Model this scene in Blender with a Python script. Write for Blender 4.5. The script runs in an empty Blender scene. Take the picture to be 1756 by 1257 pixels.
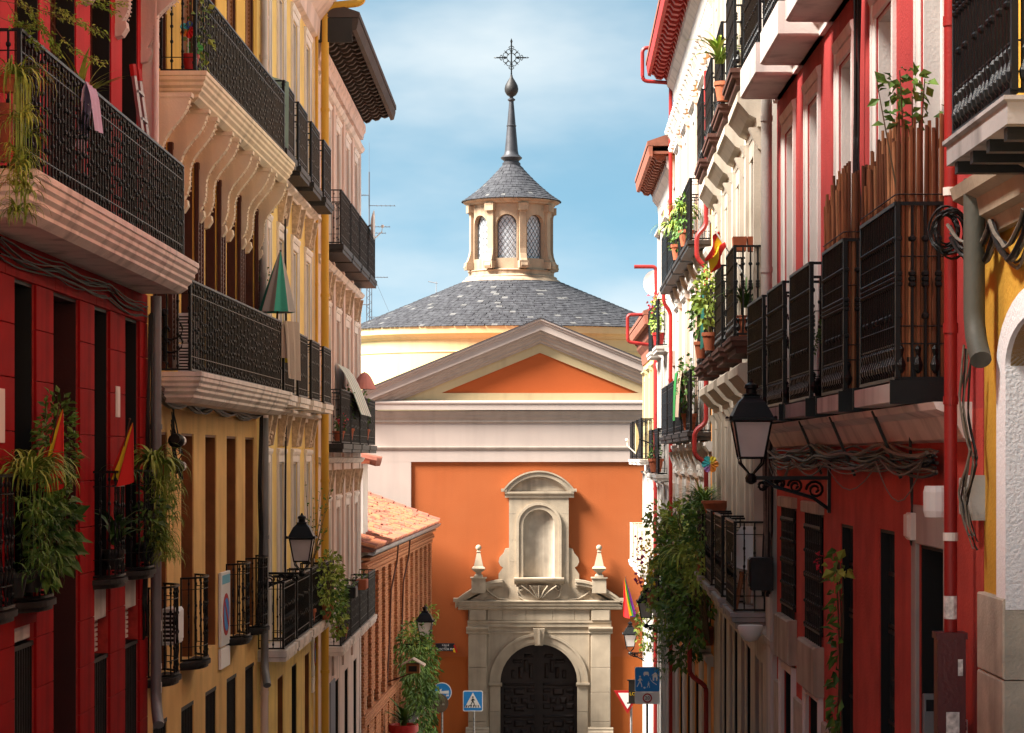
import bpy, math, random
from mathutils import Vector
from math import pi, sin, cos, radians as R
S = bpy.context.scene
COL = S.collection
rng = random.Random(7)

# ------------------------------------------------------------------ camera, sky, sun, exposure
F, VX, VY = 4000.0, 909.0, 785.0          # focal length and vanishing point, in pixels of the 1756 px wide photograph
cam = bpy.data.cameras.new('camera'); cam_o = bpy.data.objects.new('camera', cam); COL.objects.link(cam_o)
cam_o.location = (0, 0, 0); cam_o.rotation_euler = (R(90), 0, 0)
cam.sensor_fit = 'HORIZONTAL'; cam.sensor_width = 36; cam.lens = 36*F/1756
cam.shift_x = (878-VX)/1756; cam.shift_y = (VY-628.5)/1756
cam.clip_start = .1; cam.clip_end = 3000
S.camera = cam_o

EL, AZ = 47.0, 18.0
to_sun = Vector((-cos(R(EL))*cos(R(AZ)), -cos(R(EL))*sin(R(AZ)), sin(R(EL))))
W = bpy.data.worlds.new('World'); S.world = W; W.use_nodes = True
wn, wl = W.node_tree.nodes, W.node_tree.links
bg = wn['Background']; bg.inputs['Strength'].default_value = .052
sky = wn.new('ShaderNodeTexSky'); sky.sky_type = 'NISHITA'; sky.sun_disc = False
sky.sun_elevation = R(EL); sky.sun_rotation = math.atan2(to_sun.x, to_sun.y)
sky.air_density = .75; sky.dust_density = .0; sky.ozone_density = .2
geo = wn.new('ShaderNodeTexCoord')
def wmap(scale, loc):
    m = wn.new('ShaderNodeMapping'); m.inputs['Scale'].default_value = scale; m.inputs['Location'].default_value = loc
    wl.new(geo.outputs['Generated'], m.inputs['Vector']); return m
lift = wn.new('ShaderNodeMapping'); lift.inputs['Location'].default_value = (0, 0, .22)   # the clear deep air seen in the picture down to the roofs
wl.new(geo.outputs['Generated'], lift.inputs['Vector']); wl.new(lift.outputs[0], sky.inputs['Vector'])
mp = wmap((1.0, 1.0, 2.6), (.35, .1, .2))
n1 = wn.new('ShaderNodeTexNoise'); n1.inputs['Scale'].default_value = 3.4; n1.inputs['Detail'].default_value = 6; n1.inputs['Roughness'].default_value = .5
wl.new(mp.outputs[0], n1.inputs['Vector'])
ramp = wn.new('ShaderNodeMapRange'); ramp.interpolation_type = 'SMOOTHSTEP'
ramp.inputs[1].default_value = .4; ramp.inputs[2].default_value = .74; ramp.inputs[3].default_value = 0.1; ramp.inputs[4].default_value = 1.
wl.new(n1.outputs[0], ramp.inputs[0])
mixc = wn.new('ShaderNodeMix'); mixc.data_type = 'RGBA'
mixc.inputs[7].default_value = (3.5, 3.75, 3.8, 1)      # white cumulus lit by the sun
wl.new(ramp.outputs[0], mixc.inputs[0])
tint = wn.new('ShaderNodeMix'); tint.data_type = 'RGBA'; tint.blend_type = 'MULTIPLY'; tint.inputs[0].default_value = 1; tint.inputs[7].default_value = (.62, .92, .77, 1)
wl.new(sky.outputs[0], tint.inputs[6]); wl.new(tint.outputs[2], mixc.inputs[6])
wl.new(mixc.outputs[2], bg.inputs['Color'])
sl = bpy.data.lights.new('sun', 'SUN'); sl.energy = 5.0; sl.angle = R(22); sl.color = (1, .94, .86)
sun = bpy.data.objects.new('sun', sl); COL.objects.link(sun); sun.location = to_sun*200
sun.rotation_euler = to_sun.to_track_quat('Z', 'Y').to_euler()
S.view_settings.view_transform = 'Standard'; S.view_settings.look = 'None'; S.view_settings.gamma = 1
S.view_settings.exposure = 2.45
S.view_settings.use_curve_mapping = False
S.render.engine = 'CYCLES'
S.cycles.max_bounces = 9; S.cycles.diffuse_bounces = 8; S.cycles.glossy_bounces = 2
S.cycles.use_denoising = True

# ------------------------------------------------------------------ materials
MATS = {}
def M(name, col, rough=.8, var=.12, scale=1.3, streak=0., bump=.25, bscale=40, metal=0, spec=.3, col2=None, mixscale=3., mixlo=.45, mixhi=.6, hue=0.):
    if name in MATS: return MATS[name]
    m = bpy.data.materials.new(name); m.use_nodes = True; MATS[name] = m
    n, l = m.node_tree.nodes, m.node_tree.links
    b = n['Principled BSDF']; b.inputs['Roughness'].default_value = rough; b.inputs['Metallic'].default_value = metal
    b.inputs['Specular IOR Level'].default_value = spec
    tc = n.new('ShaderNodeTexCoord')
    def noise(sc, detail=4, mapping=None):
        t = n.new('ShaderNodeTexNoise'); t.inputs['Scale'].default_value = sc; t.inputs['Detail'].default_value = detail
        if mapping:
            mp = n.new('ShaderNodeMapping'); mp.inputs['Scale'].default_value = mapping
            l.new(tc.outputs['Object'], mp.inputs['Vector']); l.new(mp.outputs[0], t.inputs['Vector'])
        else: l.new(tc.outputs['Object'], t.inputs['Vector'])
        return t
    def mr(src, a, bb, c, d):
        q = n.new('ShaderNodeMapRange'); q.inputs[1].default_value = a; q.inputs[2].default_value = bb
        q.inputs[3].default_value = c; q.inputs[4].default_value = d; l.new(src, q.inputs[0]); return q.outputs[0]
    val = mr(noise(scale, 6).outputs[0], .25, .75, 1-var, 1+var)
    if streak:
        s = mr(noise(1, 6, (3.4, 3.4, .32)).outputs[0], .5, .74, 1, 1-streak*1.6)
        k = n.new('ShaderNodeMath'); k.operation = 'MULTIPLY'; l.new(val, k.inputs[0]); l.new(s, k.inputs[1]); val = k.outputs[0]
    hs = n.new('ShaderNodeHueSaturation'); hs.inputs['Color'].default_value = (*col, 1)
    if col2:
        mx = n.new('ShaderNodeMix'); mx.data_type = 'RGBA'; mx.inputs[6].default_value = (*col, 1); mx.inputs[7].default_value = (*col2, 1)
        l.new(mr(noise(mixscale, 5).outputs[0], mixlo, mixhi, 0, 1), mx.inputs[0]); l.new(mx.outputs[2], hs.inputs['Color'])
    l.new(val, hs.inputs['Value'])
    l.new(hs.outputs[0], b.inputs['Base Color'])
    if bump:
        bp = n.new('ShaderNodeBump'); bp.inputs['Strength'].default_value = bump; bp.inputs['Distance'].default_value = .01
        l.new(noise(bscale, 3).outputs[0], bp.inputs['Height']); l.new(bp.outputs[0], b.inputs['Normal'])
    return m
def leafmat(name, dark, light, sc=2.5):
    m = M(name, dark, rough=.55, var=.35, scale=9, bump=0, col2=light, mixscale=sc, mixlo=.38, mixhi=.62, spec=.35)
    b = m.node_tree.nodes['Principled BSDF']
    b.inputs['Subsurface Weight'].default_value = 0
    return m
def glassmat(name, col, rough=.08):
    return M(name, col, rough=rough, var=.2, scale=2, bump=.05, bscale=4, spec=.7)

iron = M('black iron', (.004, .004, .004), rough=.36, var=.3, scale=8, bump=.3, bscale=160, spec=.24)
iron2 = M('worn dark iron', (.018, .016, .015), rough=.55, var=.4, scale=10, bump=.3, bscale=120)
steel = M('grey steel', (.32, .32, .33), rough=.45, var=.15, metal=.6)
whitep = M('white plastic', (.7, .7, .68), rough=.4, var=.04, bump=0)
redtile = M('deep red glazed panel', (.27, .005, .006), rough=.75, var=.2, scale=2.5, streak=.2, bump=.15, spec=.08)
redjoint = M('panel joint', (.36, .03, .025), var=.3, scale=12)
redwall = M('bright red stucco', (.46, .012, .018), var=.18, streak=.25)
cream = M('cream moulding', (.72, .63, .57), var=.12, streak=.28, scale=2.2)
creamw = M('warm cream stucco moulding', (.76, .64, .47), var=.1, streak=.2, scale=2.2)
ochre = M('ochre stucco', (.76, .47, .17), var=.1, streak=.12, scale=1.8, bump=.7, bscale=45, col2=(.66, .38, .13), mixscale=1.3, mixlo=.42, mixhi=.7)
ochre2 = M('bright ochre stucco', (.70, .42, .08), var=.1, streak=.15)
yellow = M('yellow stucco', (.78, .57, .18), var=.1, streak=.12, bump=.5, col2=(.70, .50, .17), mixscale=1.5)
pinkw = M('pale pink stucco', (.66, .51, .45), var=.1, streak=.25)
whitef = M('white painted trim', (.74, .68, .63), var=.08, streak=.22, scale=3)
relief = M('stone relief plaster', (.50, .38, .27), var=.35, scale=14, bump=1, bscale=25)
brown = M('brown shutter', (.075, .024, .012), rough=.6, var=.3, scale=4)
brown2 = M('rust brown shutter', (.20, .075, .022), rough=.6, var=.25, scale=4)
black = M('black paint', (.006, .005, .005), rough=.6, var=.3, bump=.1)
darkred = M('dark maroon reveal', (.035, .005, .005), rough=.7, var=.3)
glass = glassmat('window glass', (.03, .035, .04))
ironbox = M('black cable sheath', (.012, .011, .011), rough=.5, var=.4, scale=20)
cablelt = M('grey cable sheath', (.15, .125, .10), rough=.6, var=.3, scale=20)
pipegrey = M('grey zinc pipe', (.20, .20, .205), rough=.45, var=.2, scale=3, streak=.25, metal=.3)
pipeyel = M('yellow painted pipe', (.58, .32, .035), rough=.5, var=.1, streak=.2)
pipered = M('red painted pipe', (.26, .016, .014), rough=.45, var=.15, streak=.25)
pipegreen = M('grey green pipe', (.10, .095, .075), rough=.6, var=.25, streak=.3)
terra = M('terracotta', (.36, .10, .045), rough=.8, var=.2, scale=6)
redpot = M('red plastic pot', (.40, .02, .02), rough=.45, var=.1)
ch_pink = M('church pale pink plaster', (.41, .33, .285), var=.05, streak=.04, scale=.8)
ch_corn = M('church cornice plaster', (.345, .28, .232), var=.1, streak=.1, scale=2)
ch_cream = M('church cream plaster', (.47, .36, .2), var=.05, streak=.08, scale=.7)
ch_yel = M('drum yellow plaster', (.50, .41, .215), var=.05, streak=.08, scale=.8)
stone = M('portal granite', (.35, .28, .2), var=.16, streak=.16, scale=2.2, bump=.4, bscale=30)
stone2 = M('shelter stone', (.40, .33, .25), var=.2, streak=.3, scale=3, bump=.4, bscale=30)
sandst = M('lantern sandstone', (.34, .24, .155), var=.16, streak=.3, scale=2.5)
slate = M('slate', (.048, .049, .054), rough=.7, var=.35, scale=5, spec=.15, col2=(.035, .035, .04), mixscale=6)
slatelt = M('pale slate', (.11, .108, .105), rough=.55, var=.3, scale=5)
lead = M('dark lead', (.045, .045, .05), rough=.5, var=.3, scale=3, metal=.3)
doorw = M('black brown oak door', (.016, .008, .006), rough=.5, var=.35, scale=5)
tilea = M('orange roof tile', (.36, .13, .06), var=.25, scale=4, rough=.85)
tileb = M('pink roof tile', (.30, .10, .065), var=.25, scale=4, rough=.85)
tilec = M('brown roof tile', (.18, .065, .04), var=.3, scale=4, rough=.85)
brick = M('orange brick', (.42, .18, .08), var=.3, scale=7, rough=.9, col2=(.40, .15, .075), mixscale=9)
mortar = M('tan mortar', (.42, .30, .19), var=.2, scale=5)
r_red = M('coral red stucco', (.42, .046, .042), var=.12, streak=.14, scale=2.2, bump=.7, bscale=45, col2=(.33, .034, .032), mixscale=1.6, mixlo=.42, mixhi=.7)
r_redl = M('lower red stucco', (.54, .068, .048), var=.14, streak=.12, scale=2.6, bump=.8, bscale=45, col2=(.40, .045, .034), mixscale=1.8, mixlo=.42, mixhi=.68)
r_cream = M('stone cream stucco', (.44, .385, .315), var=.14, streak=.22, scale=2, col2=(.40, .34, .27), mixscale=1.6, mixlo=.45, mixhi=.75)
r_white = M('white stucco', (.52, .49, .45), var=.08, streak=.25)
r_orange = M('orange stucco', (.66, .25, .04), var=.1, streak=.15)
r_pink = M('pink brick stucco', (.55, .27, .22), var=.15)
granite = M('grey granite plinth', (.46, .40, .32), var=.22, scale=5, bump=.5, bscale=50, streak=.2)
eavered = M('red painted eave', (.32, .022, .018), rough=.6, var=.25, streak=.1)
eavewood = M('weathered eave wood', (.055, .038, .03), rough=.8, var=.3, scale=3)
eavebrown = M('red brown eave', (.22, .075, .045), rough=.75, var=.3, scale=3)
asphalt = M('pale bounce paving', (.26, .25, .23), rough=.9, var=.25, bscale=14, bump=.6)  # unseen street surface, made pale to bounce more light onto the fronts
paving = M('granite paving', (.32, .31, .28), rough=.85, var=.18, scale=3)
earth = M('earth', (.16, .13, .1), rough=.95, var=.3, scale=.2)
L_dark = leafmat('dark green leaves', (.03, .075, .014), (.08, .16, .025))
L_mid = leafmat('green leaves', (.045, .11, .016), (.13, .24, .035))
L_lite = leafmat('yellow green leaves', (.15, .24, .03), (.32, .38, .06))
L_fern = leafmat('fern leaves', (.16, .28, .03), (.34, .42, .08))
stemm = M('stem bark', (.10, .07, .04), rough=.9)
flagr = M('red cloth', (.55, .02, .015), rough=.8, var=.1, bump=.1)
flagy = M('yellow cloth', (.80, .50, .02), rough=.8, var=.1, bump=.1)

# ------------------------------------------------------------------ mesh builder: (u along, w out of the wall, z up)
class MB:
    def __init__(s): s.v = []; s.f = []
    def add(s, vs, fs):
        o = len(s.v); s.v.extend(vs); s.f.extend([tuple(i+o for i in f) for f in fs]); return s
    def box(s, a, b, c, d, e, f):
        a, b = min(a, b), max(a, b); c, d = min(c, d), max(c, d); e, f = min(e, f), max(e, f)
        return s.add([(a,c,e),(b,c,e),(b,d,e),(a,d,e),(a,c,f),(b,c,f),(b,d,f),(a,d,f)],
                     [(0,3,2,1),(4,5,6,7),(0,1,5,4),(1,2,6,5),(2,3,7,6),(3,0,4,7)])
    def bev(s, a, b, c, d, e, f, r=.015):   # box whose outer (w=d) face is chamfered
        a, b = min(a, b), max(a, b); e, f = min(e, f), max(e, f)
        return s.add([(a,c,e),(b,c,e),(b,c,f),(a,c,f),(a,d-r,e),(b,d-r,e),(b,d-r,f),(a,d-r,f),(a+r,d,e+r),(b-r,d,e+r),(b-r,d,f-r),(a+r,d,f-r)],
                     [(0,1,5,4),(1,2,6,5),(2,3,7,6),(3,0,4,7),(4,5,9,8),(5,6,10,9),(6,7,11,10),(7,4,8,11),(8,9,10,11),(3,2,1,0)])
    def pu(s, prof, a, b):                  # (w,z) outline swept along u
        n = len(prof)
        return s.add([(a, p[0], p[1]) for p in prof]+[(b, p[0], p[1]) for p in prof],
                     [(i, (i+1) % n, n+(i+1) % n, n+i) for i in range(n)]+[tuple(range(n))[::-1], tuple(range(n, 2*n))])
    def pw(s, prof, a, b):                  # (u,z) outline swept along w
        n = len(prof)
        return s.add([(p[0], a, p[1]) for p in prof]+[(p[0], b, p[1]) for p in prof],
                     [(i, (i+1) % n, n+(i+1) % n, n+i) for i in range(n)]+[tuple(range(n))[::-1], tuple(range(n, 2*n))])
    def pz(s, prof, a, b):                  # (u,w) outline swept along z
        n = len(prof)
        return s.add([(p[0], p[1], a) for p in prof]+[(p[0], p[1], b) for p in prof],
                     [(i, (i+1) % n, n+(i+1) % n, n+i) for i in range(n)]+[tuple(range(n))[::-1], tuple(range(n, 2*n))])
    def loft(s, rings, closed=True, caps=True):
        n = len(rings[0]); vs = [p for r in rings for p in r]; fs = []
        for k in range(len(rings)-1):
            for i in range(n if closed else n-1):
                j = (i+1) % n; fs.append((k*n+i, k*n+j, (k+1)*n+j, (k+1)*n+i))
        if caps: fs += [tuple(range(n))[::-1], tuple(range((len(rings)-1)*n, len(rings)*n))]
        return s.add(vs, fs)
    def lathe(s, prof, n=10, c=(0, 0, 0), sy=1., a0=0., caps=True):
        return s.loft([[(c[0]+r*cos(a0+2*pi*i/n), c[1]+sy*r*sin(a0+2*pi*i/n), c[2]+z) for i in range(n)] for r, z in prof], True, caps)
    def tube(s, pts, r, n=5, cap=True):
        P = [Vector(p) for p in pts]; rings = []
        up = Vector((.13, .31, .94))
        for i, p in enumerate(P):
            t = (P[min(i+1, len(P)-1)]-P[max(i-1, 0)])
            if t.length < 1e-9: t = Vector((0, 0, 1))
            t.normalize(); a = t.cross(up)
            if a.length < .05: a = t.cross(Vector((1, 0, 0)))
            a.normalize(); b = t.cross(a); rr = r[i] if isinstance(r, (list, tuple)) else r
            rings.append([tuple(p+a*(rr*cos(2*pi*k/n))+b*(rr*sin(2*pi*k/n))) for k in range(n)])
        return s.loft(rings, True, cap)
    def arc(s, uc, zc, r0, r1, a0, a1, w0, w1, n=14):    # ring segment in the wall plane
        ro = lambda a: [(uc+r0*cos(a), w0, zc+r0*sin(a)), (uc+r1*cos(a), w0, zc+r1*sin(a)), (uc+r1*cos(a), w1, zc+r1*sin(a)), (uc+r0*cos(a), w1, zc+r0*sin(a))]
        return s.loft([ro(a0+(a1-a0)*i/n) for i in range(n+1)])
    def ball(s, c, r, sz=1., n=8, m=5):
        return s.lathe([(max(1e-4, r*sin(pi*k/m)), -r*sz*cos(pi*k/m)) for k in range(m+1)], n, c)
    def sheet(s, grid):                     # rows of points
        n = len(grid[0])
        return s.add([p for r in grid for p in r], [(k*n+i, k*n+i+1, (k+1)*n+i+1, (k+1)*n+i) for k in range(len(grid)-1) for i in range(n-1)])
    def leaf(s, p, d, L, wd, nrm=None, fold=.25):
        d = Vector(d).normalized(); q = Vector(nrm) if nrm else Vector((rng.uniform(-1, 1), rng.uniform(-1, 1), rng.uniform(.2, 1)))
        sd = d.cross(q)
        if sd.length < 1e-3: sd = d.cross(Vector((1, 0, .3)))
        sd.normalize(); up = sd.cross(d); p = Vector(p)
        m = p+d*L*.45; 
        return s.add([tuple(p), tuple(m+sd*wd*.5+up*wd*fold), tuple(p+d*L-up*L*.1), tuple(m-sd*wd*.5+up*wd*fold), tuple(m+d*L*.05)],
                     [(0, 1, 4), (1, 2, 4), (2, 3, 4), (3, 0, 4)])
    def blob(s, c, rad, n, L=.08, wd=.05, droop=.2, shell=.35):
        for _ in range(n):
            while True:
                q = Vector((rng.uniform(-1, 1), rng.uniform(-1, 1), rng.uniform(-1, 1)))
                if shell < q.length < 1: break
            p = (c[0]+q.x*rad[0], c[1]+q.y*rad[1], c[2]+q.z*rad[2])
            d = q+Vector((rng.uniform(-.7, .7), rng.uniform(-.7, .7), rng.uniform(-.7, .5)-droop))
            k = rng.uniform(.6, 1.25)
            s.leaf(p, d, L*k, wd*k)
        return s
    def strap(s, p, az, L, wd, up=.9, droop=1.4, n=6):   # one arching strap leaf
        d = Vector((cos(az), sin(az), 0)); sd = Vector((-sin(az), cos(az), 0)); rows = []
        x = z = 0; a = up*pi/2
        for i in range(n+1):
            t = i/n; ww = wd*(1-t**2.5)*.5+.0008
            q = Vector(p)+d*x+Vector((0, 0, z))
            rows.append([tuple(q-sd*ww), tuple(q+Vector((0, 0, -.25*ww))), tuple(q+sd*ww)])
            x += cos(a)*L/n; z += sin(a)*L/n; a -= droop*pi/2/n*1.15
        return s.sheet(rows)

MESH = {}
def mesh(name, mb, m, sy=1., zb=0., smooth=False, mats=None, fm=None):
    me = bpy.data.meshes.new(name)
    fs = mb.f if sy > 0 else [f[::-1] for f in mb.f]
    me.from_pydata([(v[0], v[1]*sy, v[2]-zb) for v in mb.v], [], fs)
    for x in (mats or [m]): me.materials.append(x)
    if fm: me.polygons.foreach_set('material_index', fm)
    if smooth:
        me.polygons.foreach_set('use_smooth', [True]*len(me.polygons))
        try: me.set_sharp_from_angle(angle=R(40))
        except Exception: pass
    me.update(); return me
class Fr:                                   # a wall line; local x runs along it away from the camera
    def __init__(s, x0, y0, x1, y1, side):
        s.o = Vector((x0, y0)); d = Vector((x1-x0, y1-y0)); s.len = d.length; s.t = d.normalized()
        s.rz = math.atan2(s.t.y, s.t.x); s.s = -1 if side == 'L' else 1
        s.n = Vector((s.t.y, -s.t.x)) if side == 'L' else Vector((-s.t.y, s.t.x))
        s.zb = gz(min(y0, y1))-.3
    def U(s, px, w=0.):
        k = (px-VX)/F; o = s.o+s.n*w
        return -(o.x-k*o.y)/(s.t.x-k*s.t.y)
    def Z(s, py, u, w=0.): return (VY-py)/F*(s.o.y+s.t.y*u+s.n.y*w)
    def P(s, px, py, w=0.):
        u = s.U(px, w); return u, s.Z(py, u, w)
    def world(s, u, w, z):
        q = s.o+s.t*u+s.n*w; return Vector((q.x, q.y, z))
def gz(y): return -1.6-.118*min(y, 80) if y > 0 else -1.6-.118*y
def setp(o, label, cat, group=None, kind=None):
    if label: o['label'] = label
    if cat: o['category'] = cat
    if group: o['group'] = group
    if kind: o['kind'] = kind
    return o
def building(name, fr, label, cat='building', group=None):
    o = bpy.data.objects.new(name, None); COL.objects.link(o); o.empty_display_size = .5
    o.location = (fr.o.x, fr.o.y, fr.zb); o.rotation_euler = (0, 0, fr.rz); setp(o, label, cat, group)
    o['sy'] = fr.s; o['zb'] = fr.zb; return o
def part(name, mb, m, parent, smooth=False, kind=None, label=None):
    """mesh in the building's own (u,w,z) as a child; parent's own offset is taken off"""
    root = parent
    while root.parent: root = root.parent
    o = bpy.data.objects.new(name, mesh(name, mb, m, root.get('sy', 1), root.get('zb', 0), smooth)); COL.objects.link(o); o.parent = parent
    if kind: o['kind'] = kind
    if label: o['label'] = label
    return o
def inst(name, key, mk, m, parent, loc, smooth=False, rz=0., scale=None):
    """a child that shares the mesh cached under key; loc in the root's (u,w,z)"""
    root = parent
    while root.parent: root = root.parent
    sy, zb = root.get('sy', 1), root.get('zb', 0)
    k = (key, sy, m.name)
    if k not in MESH: MESH[k] = mesh(name, mk(), m, sy, 0, smooth)
    o = bpy.data.objects.new(name, MESH[k]); COL.objects.link(o); o.parent = parent
    p = parent; off = Vector((0, 0, 0))
    while p.parent: off += p.location; p = p.parent
    o.location = Vector((loc[0], loc[1]*sy, loc[2]-zb))-off
    if rz: o.rotation_euler = (0, 0, rz*sy)
    if scale: o.scale = scale
    return o
def thing(name, label, cat, fr, u, w, z, group=None, rz=0.):
    """an Empty on the wall's line at (u,w,z); its children use (along, out, up) from there"""
    o = bpy.data.objects.new(name, None); COL.objects.link(o); o.empty_display_size = .2
    if fr: o.location = fr.world(u, w, z); o.rotation_euler = (0, 0, fr.rz+rz); o['sy'] = fr.s
    else: o.location = (u, w, z); o.rotation_euler = (0, 0, rz); o['sy'] = 1
    o['zb'] = 0.; return setp(o, label, cat, group)
def solo(name, mb, m, label, cat, fr, u, w, z, group=None, smooth=False, kind=None):
    o = bpy.data.objects.new(name, mesh(name, mb, m, fr.s if fr else 1, 0, smooth)); COL.objects.link(o)
    if fr: o.location = fr.world(u, w, z); o.rotation_euler = (0, 0, fr.rz)
    else: o.location = (u, w, z)
    return setp(o, label, cat, group, kind)

# ------------------------------------------------------------------ facade pieces
def facade(b, u0, u1, z0, z1, ops, m, depth=.34, back=7., name='wall', w=0., core=True):
    us = sorted({u0, u1, *[x for o in ops for x in o[:2]]}); zs = sorted({z0, z1, *[x for o in ops for x in o[2:4]]})
    us = [x for x in us if u0-1e-6 <= x <= u1+1e-6]; zs = [x for x in zs if z0-1e-6 <= x <= z1+1e-6]
    hole = lambda x, z: any(o[0] < x < o[1] and o[2] < z < o[3] for o in ops)
    mb = MB(); nu, nz = len(us)-1, len(zs)-1
    sol = [[not hole((us[i]+us[i+1])/2, (zs[j]+zs[j+1])/2) for j in range(nz)] for i in range(nu)]
    for i in range(nu):
        j = 0
        while j < nz:                        # merge upright runs
            if not sol[i][j]: j += 1; continue
            k = j
            while k+1 < nz and sol[i][k+1]: k += 1
            mb.add([(us[i], w, zs[j]), (us[i+1], w, zs[j]), (us[i+1], w, zs[k+1]), (us[i], w, zs[k+1])], [(0, 1, 2, 3)])
            j = k+1
    for a, bb, c, d in [o[:4] for o in ops]:
        mb.add([(a,w,c),(bb,w,c),(bb,w,d),(a,w,d),(a,w-depth,c),(bb,w-depth,c),(bb,w-depth,d),(a,w-depth,d)], [(0,1,5,4),(1,2,6,5),(2,3,7,6),(3,0,4,7)])
    if core:
        mb.box(u0, u1, -depth-.02-back, -depth-.02, z0, z1)
        mb.add([(u0,w,z0),(u0,-depth-.02,z0),(u0,-depth-.02,z1),(u0,w,z1)], [(0,1,2,3)]); mb.add([(u1,w,z0),(u1,-depth-.02,z0),(u1,-depth-.02,z1),(u1,w,z1)], [(3,2,1,0)])
        mb.add([(u0,w,z1),(u1,w,z1),(u1,-depth-.02,z1),(u0,-depth-.02,z1)], [(0,1,2,3)])
    return part(name, mb, m, b)
def french(b, u0, u1, z0, z1, fm=None, w=-.2, pane=None, mid=True, bars=1):
    """two glazed leaves in a frame, set back in the opening"""
    fm = fm or whitef; t = .06
    W_, H_ = round(u1-u0, 3), round(z1-z0, 3)
    def fr_():
        q = MB(); q.box(0, t, 0, .07, 0, H_); q.box(W_-t, W_, 0, .07, 0, H_); q.box(t, W_-t, 0, .07, H_-t, H_); q.box(t, W_-t, 0, .07, 0, .12)
        if mid: q.box(W_/2-.05, W_/2+.05, 0, .08, .12, H_-t)
        for k in range(bars):
            z = .12+(H_-t-.12)*(k+1)/(bars+1); q.box(t, W_/2-.05, .01, .06, z-.02, z+.02); q.box(W_/2+.05, W_-t, .01, .06, z-.02, z+.02)
        return q
    o = inst('window', ('fr', W_, H_, mid, bars), fr_, fm, b, (u0, w, z0))
    for k in range(2 if mid else 1):
        a = (t if k == 0 else W_/2+.05) if mid else t; c = (W_/2-.05 if k == 0 else W_-t) if mid else W_-t
        inst('pane', ('pane', round(c-a, 3), H_), lambda: MB().box(0, c-a, 0, .012, .12, H_-t), pane or glass, o, (u0+a, w+.02, z0))
    return o
def louver(b, u0, u1, z0, z1, m, w=-.1, name='shutter', pitch=.06):
    W_, H_ = round(u1-u0, 3), round(z1-z0, 3)
    def f_():
        q = MB(); q.box(0, .06, 0, .05, 0, H_); q.box(W_-.06, W_, 0, .05, 0, H_); q.box(.06, W_-.06, 0, .05, 0, .1); q.box(.06, W_-.06, 0, .05, H_-.08, H_); q.box(W_/2-.04, W_/2+.04, 0, .05, .1, H_-.08)
        return q
    def s_():
        q = MB(); z = .12
        while z < H_-.1:
            q.pu([(.005, z), (.012, z-.01), (.045, z+pitch*.75), (.038, z+pitch*.85)], .06, W_-.06); z += pitch
        return q
    o = inst(name, ('lv', W_, H_), f_, m, b, (u0, w, z0))
    s = inst('slats', ('lvs', W_, H_, pitch), s_, m, o, (u0, w, z0)); s['kind'] = 'stuff'
    return o
def lining(b, u0, u1, z0, z1, m, d=.3, t=.03, name='door_lining'):
    q = MB(); q.box(u0, u0+t, -d, -.015, z0, z1); q.box(u1-t, u1, -d, -.015, z0, z1); q.box(u0+t, u1-t, -d, -.015, z1-t, z1)
    return part(name, q, m, b)
def surround(b, u0, u1, z0, z1, m, t=.16, w=.05, key=0, head=True):
    W_, H_ = round(u1-u0, 3), round(z1-z0, 3)
    def f_():
        q = MB(); q.bev(-t, 0, 0, w, 0, H_, .012); q.bev(W_, W_+t, 0, w, 0, H_, .012); q.bev(-t, W_+t, 0, w, H_, H_+t, .012)
        q.box(-t*1.25, -t*.7, 0, w*1.5, 0, H_+t); q.box(W_+t*.7, W_+t*1.25, 0, w*1.5, 0, H_+t)
        if head: q.pu([(0, H_+t), (w*1.4, H_+t), (w*2.2, H_+t+.05), (w*2.2, H_+t+.09), (0, H_+t+.11)], -t*1.4, W_+t*1.4)
        return q
    return inst('window_surround', ('sur', W_, H_, t, w, head), f_, m, b, (u0, 0, z0))
def bow(u0, u1, wd, n=12, p=3.):
    return [(u0+(u1-u0)*i/n, wd*(1-abs(2*i/n-1)**p)) for i in range(n+1)]
def rect(u0, u1, wd): return [(u0, 0), (u0, wd), (u1, wd), (u1, 0)]
def along(path, pitch):
    out = []; acc = 0.; L = 0.
    for (a, b), (c, d) in zip(path, path[1:]): L += math.hypot(c-a, d-b)
    n = max(2, int(L/pitch)); step = L/n; nxt = 0.; pos = 0.
    for (a, b), (c, d) in zip(path, path[1:]):
        l = math.hypot(c-a, d-b)
        while nxt <= pos+l+1e-6 and l > 1e-6:
            t = (nxt-pos)/l; out.append((a+(c-a)*t, b+(d-b)*t)); nxt += step
        pos += l
    return out
def barprof(h, knobs, r=.008, kr=.017, kh=.022):
    p = [(r, 0)]
    for z in sorted(knobs):
        z *= h; p += [(r, z-kh), (kr, z-kh*.4), (kr, z+kh*.4), (r, z+kh)]
    return p+[(r, h)]
STY = {
 'grand': dict(rails=[.0, .15, .85, 1.], knobs=[.04, .09, .24, .33, .42, .5, .58, .67, .78, .9, .955], pitch=.128, panel=None, kr=.021, r=.0105),
 'tall': dict(rails=[.0, .2, 1.], knobs=[.36, .54, .57, .6, .8], pitch=.085, panel=(.03, .19), kr=.026, r=.012),
 'plain': dict(rails=[.0, .12, .9, 1.], knobs=[.06, .35, .65, .95], pitch=.11, panel=None),
 'iron': dict(rails=[.0, .16, .86, 1.], knobs=[.08, .32, .5, .68, .93], pitch=.12, panel=None),
}
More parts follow.
